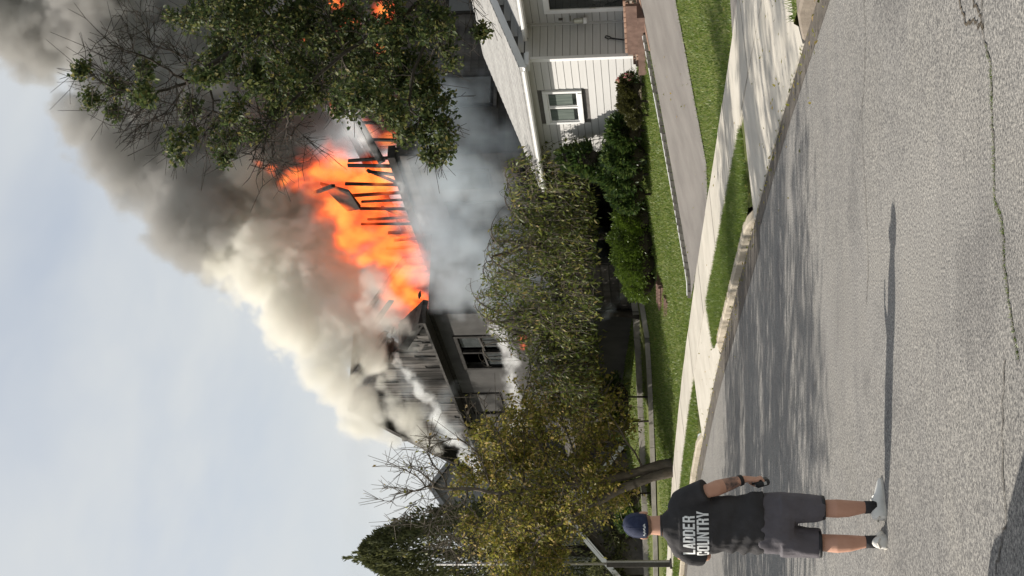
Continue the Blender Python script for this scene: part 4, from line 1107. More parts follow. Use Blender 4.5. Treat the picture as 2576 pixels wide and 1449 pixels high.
# --- weeping trees in front of the burning house
def weeping(base_xy, Y, tops, label, seed, dens, arcs):
    rr = np.random.default_rng(seed); k_ = Y / F
    base = np.array([base_xy[0], base_xy[1], ground_z(*base_xy) - .05])
    o = empty('weeping_tree', tuple(base)); tag(o, label, 'tree', 'weeping trees in the yard of the burning house')
    V = []; nodes = [base]; par = [-1]; rad_ = [.14]
    top = base + np.array([0, 0, 2.1])
    for t in np.linspace(.15, 1, 6):
        nodes.append(base + (top - base) * t + np.array([.10 * math.sin(t * 4), .05, 0])); par.append(len(nodes) - 2); rad_.append(.14 - .04 * t)
    tr_n = len(nodes); pend = []
    for (x, y, dY) in tops:
        tgt = at(x, y, Y + dY); prev = tr_n - 1; p0 = nodes[prev]
        out = tgt - p0
        for t in np.linspace(.12, 1, 9):
            p = p0 + out * np.array([t ** 1.15, t ** 1.15, math.sin(t * math.pi / 2) ** .9]) + rr.normal(0, .05, 3) * t
            nodes.append(p); par.append(prev); rad_.append(max(.012, .075 * (1 - t) + .014)); prev = len(nodes) - 1
            if t > .3: pend.append(prev)
        # beyond the top it arches over and hangs
        d = out * np.array([1, 1, 0]); d = d / (np.linalg.norm(d) + 1e-6) if np.linalg.norm(d) > .3 else np.array([rr.normal(), rr.normal(), 0])
        for k in range(1, 8):
            nodes.append(nodes[prev] + d * .16 * math.cos(k * .2) + np.array([0, 0, .10 - .055 * k])); par.append(prev); rad_.append(.012); prev = len(nodes) - 1; pend.append(prev)
    P_ = []; Dr = []
    zfloor = base[2] + 1.25
    pend = np.array(pend)
    for q in rr.choice(pend, dens):
        p = np.array(nodes[q]); prev = q; a = rr.uniform(0, 6.28); h = np.array([math.cos(a), math.sin(a), 0]) * rr.uniform(.3, 1.1)
        L_ = rr.uniform(.8, 2.3); n = int(L_ / .16); v = h + np.array([0, 0, rr.uniform(.1, .5)])
        for k in range(n):
            v = v * .86 + np.array([rr.normal(0, .09), rr.normal(0, .09), -.20]); vv = v / np.linalg.norm(v)
            p = p + vv * .16
            if p[2] < zfloor: break
            nodes.append(p.copy()); par.append(prev); rad_.append(.006); prev = len(nodes) - 1
            if k > 0 and rr.random() < .85:
                for _ in range(2): P_.append(p + rr.normal(0, .07, 3)); Dr.append(vv * .4)
    for (xa, ya, xb, yb, xc, yc) in arcs:
        A_, B_, C_ = at(xa, ya, Y - .3), at(xb, yb, Y), at(xc, yc, Y + .2); prev = 0; first = True
        for t in np.linspace(0, 1, 12):
            p = A_ * (1 - t) ** 2 + 2 * B_ * t * (1 - t) + C_ * t * t
            nodes.append(p); par.append(-1 if first else prev); rad_.append(.022 * (1 - t) + .009); prev = len(nodes) - 1
            if not first and rr.random() < .8:
                q = prev; pp = p.copy(); v = rr.normal(0, .5, 3)
                for k in range(rr.integers(3, 8)):
                    v = v * .8 + np.array([rr.normal(0, .1), rr.normal(0, .1), -.22]); pp = pp + v / np.linalg.norm(v) * .13
                    nodes.append(pp.copy()); par.append(q); rad_.append(.005); q = len(nodes) - 1
            first = False
    nodes = np.array(nodes); par = np.array(par); rad_ = np.array(rad_)
    pt = par.copy(); pt[tr_n:] = -1
    kid(link('trunk', branch_mesh('trunk', nodes, pt, rad_), M['bark']), o)
    pb_ = par.copy(); pb_[:tr_n] = -1
    kid(link('branches', branch_mesh('branches', nodes, pb_, rad_), M['grey_bark']), o)
    kid(link('foliage', leaf_mesh('foliage', np.array(P_), .15, seed + 1, .36, .35, np.array(Dr) * 1.2, .2, .7), M['weep_leaf']), o)
    return len(P_)
WP1 = weeping((1.35, 40.9), 40.5, [(1280, 470, -2.3), (1330, 440, -2.6), (1290, 530, -.9), (1240, 600, .3), (1225, 660, -.5), (1290, 700, .6), (1330, 620, -1.0), (1400, 450, -2.6), (1370, 560, -1.2), (1420, 700, -1), (1360, 760, 0), (1400, 500, -1.6)],
        'broad weeping tree with drooping olive shoots nearest the white house', 41, 640, [(1330, 560, 1245, 520, 1280, 465), (1300, 640, 1205, 600, 1250, 540), (1330, 700, 1190, 660, 1240, 590), (1350, 600, 1230, 640, 1260, 700)])
WP2 = weeping((-.95, 44.3), 42.4, [(1210, 760, 0), (1230, 810, -.4), (1290, 850, .4), (1320, 780, -.8), (1350, 900, 0), (1330, 940, .5), (1390, 820, -1), (1420, 950, -.6), (1420, 880, .8)],
        'weeping tree with long arched twigs in front of the burnt gable windows', 42, 400, [(1320, 840, 1150, 790, 1210, 735), (1300, 800, 1170, 770, 1185, 700), (1330, 860, 1160, 850, 1240, 910), (1300, 790, 1200, 700, 1270, 680)])

# --- conifers at the left edge
def conifer(x, y, hgt, rad0, label, seed, n):
    rr = np.random.default_rng(seed); z0 = ground_z(x, y)
    o = empty('conifer', (x, y, z0)); tag(o, label, 'tree', 'dark conifers beyond the street tree')
    kid(MB().tube([(x, y, z0 - .2), (x, y, z0 + hgt * .5), (x, y, z0 + hgt * .93)], [.28, .16, .03], 8).build('trunk', M['bark'], None, smooth=True), o)
    t = rr.random(n) ** .8; ang_ = rr.uniform(0, 6.283, n)
    prof = rad0 * np.minimum(1, (1 - t) ** .55 * 1.12) * (1 + .16 * np.sin(ang_ * 5 + t * 9) + .10 * np.sin(ang_ * 11 - t * 17))
    rr_ = prof * (.55 + .5 * rr.random(n) ** .5)
    P_ = np.stack([x + rr_ * np.cos(ang_), y + rr_ * np.sin(ang_), z0 + .4 + t * hgt * .97], 1)
    out = np.stack([np.cos(ang_), np.sin(ang_), 1.3 + 0 * ang_], 1)
    # upright feathery leaders on top
    nl = 34; la = rr.uniform(0, 6.283, nl); lr = rad0 * .75 * rr.random(nl) ** .6
    for k in range(nl):
        bx, by = x + lr[k] * math.cos(la[k]), y + lr[k] * math.sin(la[k]); tt = 1 - (lr[k] / rad0 / 1.12) ** (1 / .55)
        zt_ = z0 + hgt * min(1.0, max(.5, tt)) ; m_ = 70
        q = rr.random(m_); P2 = np.stack([bx + rr.normal(0, .10, m_) * (1.1 - q), by + rr.normal(0, .10, m_) * (1.1 - q), zt_ - .7 + q * rr.uniform(1.0, 1.9)], 1)
        P_ = np.concatenate([P_, P2]); out = np.concatenate([out, np.tile([0, 0, 2.0], (m_, 1))])
    kid(link('foliage', leaf_mesh('foliage', P_, .21, seed, .34, 0, out, .2, .6), M['conifer_leaf']), o)
conifer(-10.9, 58.5, 10.8, 2.7, 'dark dense conifer with feathery top shoots rising behind the lamp post', 51, 26000)
conifer(-14.6, 59.5, 9.4, 2.4, 'dark conifer at the left edge beyond the lamp post, cut by the frame', 52, 20000)

# --- clipped shrubs
def shrub(name, ells, leaf, n, mat, label, seed, cat='shrub', flat=.4, stem=True):
    rr = np.random.default_rng(seed)
    c0 = np.mean([e[0] for e in ells], 0); z0 = ground_z(c0[0], c0[1])
    o = empty(name, (c0[0], c0[1], z0)); tag(o, label, cat)
    tot = sum(e[1][0] * e[1][2] for e in ells); P_ = []; Dv = []
    for c, r in ells:
        m_ = int(n * r[0] * r[2] / tot); d = rr.normal(0, 1, (m_, 3)); d[:, 2] = np.abs(d[:, 2]) * 1.0 - .25; d /= np.linalg.norm(d, axis=1)[:, None]
        lump = 1 + .10 * np.sin(d[:, 0] * 9 + c[0]) * np.sin(d[:, 2] * 8) + .07 * np.sin(d[:, 1] * 13 + d[:, 2] * 7)
        P_.append(np.array(c) + d * np.array(r) * (lump * (.72 + .30 * rr.random(m_)))[:, None]); Dv.append(d * 1.2)
    P_ = np.concatenate(P_); Dv = np.concatenate(Dv); ok = P_[:, 2] > z0 - .25
    kid(link('foliage', leaf_mesh('foliage', P_[ok], leaf, seed, .5, 0, Dv[ok], .25, .6, flat), mat), o)
    b = MB()
    for c, r in ells:
        b.tube([(c[0], c[1], ground_z(c[0], c[1]) - .2), (c[0] + rr.normal(0, .03), c[1], c[2] + r[2] * .5)], [.04, .012], 6)
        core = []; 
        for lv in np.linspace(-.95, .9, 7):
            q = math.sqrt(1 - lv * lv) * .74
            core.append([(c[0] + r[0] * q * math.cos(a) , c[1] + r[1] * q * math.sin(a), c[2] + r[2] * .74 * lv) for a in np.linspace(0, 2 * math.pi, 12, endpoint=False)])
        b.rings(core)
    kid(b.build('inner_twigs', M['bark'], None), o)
    return o
def E(x, y, Y, rx, rz, ry=None):
    k_ = Y / F; return (at(x, y, Y), (rx * k_, (ry or rx) * k_, rz * k_))
shrub('yew_shrub', [E(1588, 215, 33.6, 30, 34), E(1588, 255, 33.9, 32, 34), E(1600, 290, 34.3, 30, 24)], .06, 11000, M['yew_leaf'], 'small brownish clipped shrub beside the flowers below the white house window', 61)
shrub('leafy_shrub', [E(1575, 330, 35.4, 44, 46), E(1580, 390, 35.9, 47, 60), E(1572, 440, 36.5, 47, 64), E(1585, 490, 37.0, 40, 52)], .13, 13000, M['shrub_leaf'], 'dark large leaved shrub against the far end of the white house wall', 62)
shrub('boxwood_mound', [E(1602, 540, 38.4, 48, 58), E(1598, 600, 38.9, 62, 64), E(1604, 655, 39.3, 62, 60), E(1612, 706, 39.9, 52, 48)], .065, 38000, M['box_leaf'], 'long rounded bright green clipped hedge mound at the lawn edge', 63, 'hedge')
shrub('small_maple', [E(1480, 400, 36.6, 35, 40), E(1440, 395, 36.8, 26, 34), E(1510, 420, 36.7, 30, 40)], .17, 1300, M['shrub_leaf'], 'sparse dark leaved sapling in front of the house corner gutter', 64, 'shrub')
shrub('dark_hedge', [E(1565, 1330, 53.5, 60, 60), E(1560, 1430, 54, 80, 70), E(1560, 1520, 55, 90, 70)], .16, 9000, M['conifer_leaf'], 'dark hedge behind the lamp post and the lawn', 65, 'hedge')
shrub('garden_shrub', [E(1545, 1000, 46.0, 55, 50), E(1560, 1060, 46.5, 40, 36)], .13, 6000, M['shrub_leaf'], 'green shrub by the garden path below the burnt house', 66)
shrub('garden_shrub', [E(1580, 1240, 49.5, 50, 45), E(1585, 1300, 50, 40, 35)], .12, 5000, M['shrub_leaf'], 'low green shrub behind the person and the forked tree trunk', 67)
def flowers():
    rr = np.random.default_rng(8); c = at(1583, 195, 33.35); o = empty('flower_clump', tuple(at(1605, 195, 33.35))); tag(o, 'clump of pink and cream flowers at the end of the small shrub', 'flowers')
    p = in_ell(c, (.10, .08, .10), 46, rr); kid(link('petals', leaf_mesh('petals', p, .07, 3, .8, 0), M['flower']), o)
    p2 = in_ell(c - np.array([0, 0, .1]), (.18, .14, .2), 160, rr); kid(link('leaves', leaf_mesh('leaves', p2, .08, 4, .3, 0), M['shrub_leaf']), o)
    q = at(1553, 200, 33.3); p3 = in_ell(q, (.04, .04, .03), 26, rr); kid(link('tall_bloom', leaf_mesh('tall_bloom', p3, .05, 5, .8, 0), M['flower']), o)
    kid(MB().tube([tuple(q), tuple(c)], .005, 5).build('stem', M['shrub_leaf'], None), o)
flowers()

# --- trees across the road, out of the picture: they throw the long streaks of shade over the asphalt
def shade_tree(x, y, hgt, rx, label, seed, n=2600):
    rr = np.random.default_rng(seed); z0 = ground_z(x, y)
    o = empty('shade_tree', (x, y, z0)); tag(o, label, 'tree', 'trees across the road that shade it')
    kid(MB().tube([(x, y, z0 - .2), (x + .1, y, z0 + hgt * .4), (x - .1, y + .1, z0 + hgt * .8)], [.22, .16, .05], 8).build('trunk', M['bark'], None, smooth=True), o)
    b = MB(); P_ = []
    for k in range(26):
        a = rr.uniform(0, 6.28); q = np.array([x + rx * math.cos(a) * rr.uniform(.3, 1), y + rx * math.sin(a) * rr.uniform(.3, 1), z0 + hgt * rr.uniform(.45, 1)])
        b.tube([(x, y, z0 + hgt * rr.uniform(.25, .55)), tuple((np.array([x, y, z0 + hgt * .5]) + q) / 2), tuple(q)], [.06, .04, .01], 5)
        P_.append(q + rr.normal(0, 1, (n // 26, 3)) * np.array([.75, .30, .22]))
    kid(b.build('branches', M['bark'], None), o)
    kid(link('foliage', leaf_mesh('foliage', np.concatenate(P_), .22, seed, .5, .2), M['shrub_leaf']), o)
shade_tree(-14.0, 28.6, 12.5, 3.6, 'leafy tree across the road throwing the broad far shade band', 71, 5670)
shade_tree(-13.4, 23.6, 13.5, 3.4, 'leafy tree across the road throwing streaks of shade before the kerb', 72, 4050)
shade_tree(-12.2, 26.0, 14.5, 3.2, 'tall leafy tree across the road shading the gutter', 74, 4860)
shade_tree(-11.6, 21.4, 14.5, 3.0, 'tall open tree across the road throwing long streaks to the apron', 75, 2970)
shade_tree(-13.0, 19.8, 12.0, 3.0, 'thin tree across the road throwing streaks beyond the person', 73, 2700)

# ------------------------------------------------------------------ the man with his back to us
from mathutils import noise as mnoise
def remesh(o, voxel, smooth=6, factor=.5):
    md = o.modifiers.new('r', 'REMESH'); md.mode = 'VOXEL'; md.voxel_size = voxel; md.use_smooth_shade = True
    sm = o.modifiers.new('s', 'SMOOTH'); sm.iterations = smooth; sm.factor = factor
    dg = bpy.context.evaluated_depsgraph_get(); me = bpy.data.meshes.new_from_object(o.evaluated_get(dg))
    old = o.data; mats = list(old.materials); o.modifiers.clear(); o.data = me; me.materials.clear()
    for q in mats: me.materials.append(q)
    for p in me.polygons: p.use_smooth = True
    return o
def ell(b, c, r, seg=16, lv=9):
    rings_ = []
    for t in np.linspace(-.97, .97, lv):
        q = math.sqrt(1 - t * t); rings_.append([(c[0] + r[0] * q * math.cos(a), c[1] + r[1] * q * math.sin(a), c[2] + r[2] * t) for a in np.linspace(0, 2 * math.pi, seg, endpoint=False)])
    b.rings(rings_)
def hring(cx, cy_, z, rx, ry, n=28, pw=2.3):
    out = []
    for a in np.linspace(0, 2 * math.pi, n, endpoint=False):
        c, s_ = math.cos(a), math.sin(a); out.append((cx + rx * math.copysign(abs(c) ** (2 / pw), c), cy_ + ry * math.copysign(abs(s_) ** (2 / pw), s_), z))
    return out
def folds(o, amp, f, seed, zr=None):
    nr = [v.normal.copy() for v in o.data.vertices]
    for v, vn in zip(o.data.vertices, nr):
        p = v.co; n = mnoise.noise(Vector((p.x * f[0] + seed, p.y * f[1], p.z * f[2]))) + .5 * mnoise.noise(Vector((p.x * f[0] * 2.3, p.y * f[1] * 2.3 + seed, p.z * f[2] * 2.1)))
        k_ = .3 if (zr and p.y < 0 and zr[0] < p.z < zr[1]) else 1.0
        v.co = p + vn * (amp * n * k_)
    o.data.update(); return o

def build_person():
    px_, py_ = -1.70, 10.08
    root = empty('person', (px_, py_, 0.0), rad(-2)); root.scale = (.985, .985, .98); tag(root, 'man seen from behind in navy cap, black lettered T-shirt, grey shorts and white sneakers', 'person')
    sk = M['skin']
    b = MB()
    # head, neck, ears, face
    ell(b, (0, .015, 1.762), (.079, .100, .112), 20, 11); ell(b, (0, .055, 1.70), (.060, .066, .068))
    ell(b, (0, .125, 1.735), (.013, .022, .026), 8, 5)
    for s_ in (-1, 1):
        ell(b, (s_ * .088, .012, 1.728), (.014, .024, .036), 8, 6); ell(b, (s_ * .03, .100, 1.765), (.018, .014, .010), 8, 5)
    b.tube([(0, -.005, 1.50), (0, 0, 1.58), (0, .008, 1.66), (0, .012, 1.72)], [(.092, .080), (.074, .070), (.067, .068), (.066, .074)], 16)
    # trunk under the shirt
    b.rings([hring(0, 0, z, rx, ry) for z, rx, ry in ((.82, .165, .105), (1.0, .165, .10), (1.2, .175, .11), (1.38, .18, .11), (1.48, .165, .095), (1.55, .09, .07))])
    # legs
    for s_, kx, ax in ((1, .115, .122), (-1, -.130, -.124)):
        b.tube([(s_ * .095, 0, .86), (s_ * .105, .0, .70), (kx, .012, .53), (kx, .004, .46), (kx * 1.02, -.018, .36), (kx * 1.01, -.014, .28), (ax, -.004, .17), (ax, 0, .09), (ax, .01, .05)],
               [.10, .09, .068, .062, .0655, .060, .043, .037, .042], 16)
    # right arm hanging slightly out, with forearm turned in
    sh_, el_, wr = Vector((.185, 0, 1.475)), Vector((.262, -.075, 1.262)), Vector((.326, .025, .998))
    b.tube([sh_, sh_.lerp(el_, .5), el_, el_.lerp(wr, .25), el_.lerp(wr, .6), wr.copy()], [.062, .056, .050, .057, .044, (.026, .034)], 14)
    # hand: palm, four unequal bent fingers, thumb, closed round the radio
    hd = (Vector((.318, .035, .905)) - wr).normalized()
    palm = [wr, wr + hd * .03, wr + hd * .065, wr + hd * .095]
    b.tube(palm, [(.024, .032), (.022, .042), (.020, .046), (.018, .043)], 12)
    kn = palm[-1]
    for i, (dy, L_) in enumerate(((.033, .070), (.011, .080), (-.011, .074), (-.032, .058))):
        p0 = kn + Vector((.006, dy, .012)); p1 = p0 + Vector((.010, dy * .15, -.030)); p2 = p1 + Vector((-.022, 0, -.026)) * (L_ / .08); p3 = p2 + Vector((-.030, 0, -.002)) * (L_ / .08); p4 = p3 + Vector((-.014, 0, .014))
        b.tube([p0, p1, p2, p3, p4], [.0105, .0100, .0093, .0085, .0070], 8)
    tb = wr + hd * .028 + Vector((-.022, .030, 0))
    b.tube([tb, tb + Vector((-.022, .012, -.026)), tb + Vector((-.034, .006, -.054)), tb + Vector((-.032, -.006, -.074))], [.014, .0125, .011, .0085], 8)
    # left arm bent forward in front of the chest
    s2, e2, w2 = Vector((-.185, 0, 1.475)), Vector((-.228, .075, 1.29)), Vector((-.08, .285, 1.36))
    b.tube([s2, s2.lerp(e2, .5), e2, e2.lerp(w2, .3), e2.lerp(w2, .7), w2], [.062, .056, .050, .054, .040, .030], 14)
    h2 = Vector((.06, .03, .05)).normalized(); b.tube([w2, w2 + h2 * .03, w2 + h2 * .09], [(.030, .025), (.040, .02), (.038, .018)], 10)
    for i, dz in enumerate((.03, .01, -.01, -.03)):
        q = w2 + h2 * .09 + Vector((0, 0, dz)); b.tube([q, q + Vector((.03, -.005, 0)), q + Vector((.045, -.025, 0)), q + Vector((.035, -.042, 0))], [.010, .0095, .009, .007], 8)
    q = w2 + h2 * .03 + Vector((0, -.01, .03)); b.tube([q, q + Vector((.03, -.02, .012)), q + Vector((.05, -.03, .01))], [.013, .011, .008], 8)
    body = b.build('body', sk, root); remesh(body, .0062, 3)
    # forearm tattoo sleeve and watch band
    a_, c_ = el_.lerp(wr, .40), el_.lerp(wr, .80)
    MB().tube([a_, a_.lerp(c_, .5), c_], [.0515, .0455, .0375], 18, caps=False).build('tattoo', M['tattoo'], body, smooth=True)
    w0, w1 = el_.lerp(wr, .83), el_.lerp(wr, .93); MB().tube([w0, w1], [.041, .039], 18).build('watch_band', M['black'], body, bevel=.003)
    # eyes, mouth
    for s_ in (-1, 1):
        e = MB(); ell(e, (s_ * .030, .107, 1.752), (.011, .008, .009), 10, 6); e.build('eye', M['print'], body, smooth=True)
        e = MB(); ell(e, (s_ * .030, .1135, 1.752), (.005, .003, .005), 8, 5); e.build('pupil', M['black'], body, smooth=True)
    e = MB(); ell(e, (0, .117, 1.688), (.024, .006, .007), 10, 5); e.build('mouth', M['flower'], body, smooth=True)
    # short hair below the cap
    e = MB(); e.rings([hring(0, .008, z, rx, ry, 24, 2.0) for z, rx, ry in ((1.672, .058, .074), (1.69, .071, .090), (1.71, .080, .101), (1.735, .082, .104))], caps=False)
    hr = e.build('hair', M['hair'], body, smooth=True)
    bm_ = bmesh.new(); bm_.from_mesh(hr.data); bmesh.ops.delete(bm_, geom=[v for v in bm_.verts if v.co.y > .03], context='VERTS'); bm_.to_mesh(hr.data); bm_.free()
    # cap
    e = MB(); R_ = []
    for z, rx, ry in ((1.716, .086, .108), (1.735, .0895, .112), (1.77, .0905, .113), (1.81, .085, .107), (1.845, .068, .088), (1.866, .042, .058), (1.876, .012, .018)):
        R_.append([(x, y, zz + (y - .01) * .22) for x, y, zz in hring(0, .012, z, rx, ry, 30, 2.05)])
    e.rings(R_); cp_ = e.build('cap', M['cap'], root, smooth=True)
    e = MB(); pr = []
    for t in np.linspace(-1, 1, 13):
        x = .088 * math.sin(t * 1.25); y0 = .012 + .112 * math.cos(t * 1.25); pr.append((x, y0, x * 1.02, y0 + .072 * math.cos(t * 1.45) + .005))
    for (x0, y0, x1, y1), (x2, y2, x3, y3) in zip(pr[:-1], pr[1:]):
        z0 = 1.752; e.poly([(x0, y0, z0), (x2, y2, z0), (x3, y3, z0 - .012 - x3 * x3 * 2), (x1, y1, z0 - .012 - x1 * x1 * 2)])
        e.poly([(x0, y0, z0 - .005), (x1, y1, z0 - .017 - x1 * x1 * 2), (x3, y3, z0 - .017 - x3 * x3 * 2), (x2, y2, z0 - .005)])
    e.build('brim', M['cap'], cp_)
    e = MB(); ell(e, (0, .014, 1.879), (.010, .010, .005), 8, 4); e.build('button', M['cap'], cp_, smooth=True)
    for k in range(6):
        an = math.pi * k / 3 + .52; pts = []
        for z, rx, ry in ((1.735, .0905, .113), (1.77, .0915, .114), (1.81, .086, .108), (1.845, .069, .089), (1.866, .043, .059)):
            y = .012 + ry * math.sin(an); pts.append((rx * math.cos(an), y, z + (y - .01) * .22))
        MB().tube(pts, .0018, 5).build('seam', M['cap'], cp_)
    bv = BVHTree.FromObject(cp_, bpy.context.evaluated_depsgraph_get())
    e = MB(); pts = []
    for k, t in enumerate(np.linspace(0, 1, 46)):
        x = -.055 + .085 * t; z = 1.722 + .0075 * math.sin(t * 60) * (1.0 if .42 > t or t > .52 else .1) + .004 * math.sin(t * 23)
        hit_ = bv.ray_cast(Vector((x, -1, z)), Vector((0, 1, 0)))[0]
        if hit_: pts.append(hit_ + Vector((0, -.0015, 0)))
    if len(pts) > 3: e.tube(pts, .0021, 4).build('cap_script', M['print'], cp_)
    # T-shirt
    e = MB()
    e.rings([hring(cx, cy_, z, rx, ry, 32, 2.35) for cx, cy_, z, rx, ry in ((.020, 0, .872, .222, .138), (.018, 0, .93, .220, .136), (.010, .0, 1.05, .208, .130), (.004, 0, 1.18, .203, .132), (0, 0, 1.30, .207, .138), (0, 0, 1.40, .208, .138), (0, 0, 1.47, .196, .122), (0, 0, 1.525, .158, .100), (0, 0, 1.565, .112, .086), (0, .002, 1.60, .074, .072))])
    e.tube([(.10, 0, 1.49), (.175, -.012, 1.455), (.226, -.045, 1.375), (.270, -.078, 1.282)], [.078, .084, .083, .081], 18)
    e.tube([(-.10, 0, 1.49), (-.175, .01, 1.455), (-.216, .036, 1.39), (-.232, .066, 1.305)], [.078, .083, .080, .074], 18)
    st = e.build('shirt', M['shirt'], root); remesh(st, .0075, 5); folds(st, .014, (6, 5, 9), 3.1, (1.25, 1.48)); folds(st, .006, (15, 10, 7), 9.7, (1.25, 1.48))
    nr = [v.normal.copy() for v in st.data.vertices]
    for v, vn in zip(st.data.vertices, nr):          # bunched folds at the left waist
        p = v.co
        if p.z < 1.2 and p.z > .88: v.co += vn * (.016 * math.sin(p.z * 62 + p.x * 26) * max(0, (-p.x + .05) / .25) * (1 - abs(p.z - 1.03) / .17 if abs(p.z - 1.03) < .17 else 0))
    e = MB(); e.tube([Vector(p) for p in hring(0, .002, 1.602, .071, .069, 24, 2.0)] + [Vector(hring(0, .002, 1.602, .071, .069, 24, 2.0)[0])], .008, 6, caps=False); e.build('collar', M['shirt'], st, smooth=True)
    # print on the back, laid on the cloth
    bv = BVHTree.FromPolygons([v.co for v in st.data.vertices], [p.vertices for p in st.data.polygons])
    t = .30
    G = {'L': [((0, 0), (t, 0), (t, 1), (0, 1)), ((t, 0), (.86, 0), (.86, .17), (t, .17))],
         'A': [((0, 0), (t, 0), (.60, 1), (.32, 1)), ((.62, 0), (.94, 0), (.62, 1), (.48, 1)), ((.25, .18), (.70, .18), (.66, .35), (.30, .35))],
         'D': [((0, 0), (t, 0), (t, 1), (0, 1)), ((t, 0), (.66, 0), (.80, .16), (t, .16)), ((t, .84), (.80, .84), (.66, 1), (t, 1)), ((.60, .16), (.90, .16), (.90, .84), (.60, .84))],
         'E': [((0, 0), (t, 0), (t, 1), (0, 1)), ((t, 0), (.80, 0), (.80, .17), (t, .17)), ((t, .42), (.74, .42), (.74, .58), (t, .58)), ((t, .83), (.80, .83), (.80, 1), (t, 1))],
         'R': [((0, 0), (t, 0), (t, 1), (0, 1)), ((t, .84), (.80, .84), (.70, 1), (t, 1)), ((.60, .56), (.90, .60), (.90, .84), (.60, .84)), ((t, .40), (.78, .40), (.86, .56), (t, .56)), ((.60, 0), (.90, 0), (.86, .40), (.56, .40))],
         'C': [((0, .15), (t, .15), (t, .85), (0, .85)), ((0, .15), (.12, 0), (.78, 0), (.90, .15)), ((0, .85), (.90, .85), (.78, 1), (.12, 1)), ((.60, .15), (.90, .15), (.90, .38), (.60, .38)), ((.60, .62), (.90, .62), (.90, .85), (.60, .85))],
         'O': [((0, .15), (t, .15), (t, .85), (0, .85)), ((0, .15), (.12, 0), (.78, 0), (.90, .15)), ((0, .85), (.90, .85), (.78, 1), (.12, 1)), ((.60, .15), (.90, .15), (.90, .85), (.60, .85))],
         'U': [((0, .15), (t, .15), (t, 1), (0, 1)), ((0, .15), (.12, 0), (.78, 0), (.90, .15)), ((.60, .15), (.90, .15), (.90, 1), (.60, 1))],
         'N': [((0, 0), (.27, 0), (.27, 1), (0, 1)), ((.27, .62), (.63, .0), (.63, .38), (.27, 1)), ((.63, 0), (.90, 0), (.90, 1), (.63, 1))],
         'T': [((.27, 0), (.60, 0), (.60, .83), (.27, .83)), ((-.02, .83), (.88, .83), (.88, 1), (-.02, 1))],
         'Y': [((.28, 0), (.60, 0), (.60, .42), (.28, .42)), ((-.04, 1), (.28, .42), (.44, .42), (.28, 1)), ((.44, .42), (.60, .42), (.92, 1), (.60, 1))]}
    e = MB(); n_ = 0
    def put(word, xc, zc, hgt, adv):
        nonlocal n_
        x = xc - adv * len(word) / 2
        for ch in word:
            for qd in G[ch]:
                n_ += 1; K = 7
                P_ = [Vector((x + p[0] * adv, 0, zc - hgt / 2 + p[1] * hgt)) for p in qd]; g = {}
                for i in range(K + 1):
                    for j in range(K + 1):
                        u, w_ = i / K, j / K; p = (P_[0] * (1 - u) + P_[1] * u) * (1 - w_) + (P_[3] * (1 - u) + P_[2] * u) * w_
                        hit_ = bv.ray_cast(Vector((p.x, -1, p.z)), Vector((0, 1, 0)))[0]
                        y = hit_.y if hit_ else -.13
                        g[i, j] = len(e.v); e.v.append((p.x, y - .006 - .0004 * (n_ % 3), p.z))
                for i in range(K):
                    for j in range(K): e.f.append((g[i, j], g[i + 1, j], g[i + 1, j + 1], g[i, j + 1]))
            x += adv
    put('LADDER', -.047, 1.408, .085, .0485); put('COUNTRY', -.040, 1.310, .085, .0485)
    e.build('lettering', M['print'], st)
    # shorts with dark hems
    e = MB()
    e.rings([hring(.012, 0, z, rx, ry, 30, 2.4) for z, rx, ry in ((.915, .205, .128), (.86, .215, .135), (.78, .222, .14), (.71, .222, .138), (.665, .20, .12))])
    LG = {1: [(.112, .0, .76, .122, .135), (.116, .004, .62, .108, .122), (.118, .01, .45, .083, .100)], -1: [(-.100, .0, .76, .128, .135), (-.122, .004, .62, .116, .122), (-.135, .01, .478, .098, .104)]}
    for s_, pl in LG.items():
        e.rings([hring(cx, cy_, z, rx, ry, 24, 2.3) for cx, cy_, z, rx, ry in pl])
    so_ = e.build('shorts', M['shorts'], root); remesh(so_, .0075, 4); folds(so_, .012, (9, 8, 6), 5.5); folds(so_, .0035, (20, 14, 9), 2.2)
    for s_, pl in LG.items():
        cx, cy_, z, rx, ry = pl[-1]
        MB().rings([hring(cx, cy_, z - .006, rx + .001, ry + .001, 26, 2.3), hring(cx, cy_, z + .014, rx + .005, ry + .005, 26, 2.3), hring(cx, cy_, z + .017, rx + .001, ry + .001, 26, 2.3), hring(cx, cy_, z - .004, rx - .008, ry - .008, 26, 2.3)], caps=False).build('hem', M['black'], so_, smooth=True)
    # socks and shoes
    for s_, ax, yaw in ((1, .122, -52), (-1, -.124, 6)):
        MB().tube([(ax, -.004, .165), (ax, -.002, .14), (ax, .0, .085)], [.0465, .045, .046], 16).build('sock', M['shirt'], root, smooth=True)
        shoe = empty('shoe', (ax, 0, 0), rad(yaw)); shoe.parent = root; shoe.scale = (1.18, 1.08, 1.22)
        e = MB(); rings_ = []
        for y, w_, hh, zb in ((-.088, .020, .075, .028), (-.080, .034, .098, .024), (-.045, .040, .102, .022), (.0, .042, .104, .022), (.045, .044, .092, .022), (.09, .049, .074, .022), (.14, .050, .060, .022), (.18, .042, .050, .024), (.203, .020, .040, .028)):
            rings_.append([(w_ * math.cos(a) if abs(math.cos(a)) > 0 else 0, y, zb + (hh - zb) * max(0, math.sin(a)) ** .8 if math.sin(a) > 0 else zb - .004 * -math.sin(a)) for a in np.linspace(0, 2 * math.pi, 18, endpoint=False)])
        up_ = e.rings(rings_).build('upper', M['sneaker'], shoe, smooth=True)
        e = MB(); lo_, hi_ = [], []
        out = [(-.092, .0), (-.086, .030), (-.05, .042), (.0, .043), (.06, .047), (.12, .053), (.165, .049), (.20, .028), (.21, 0)]
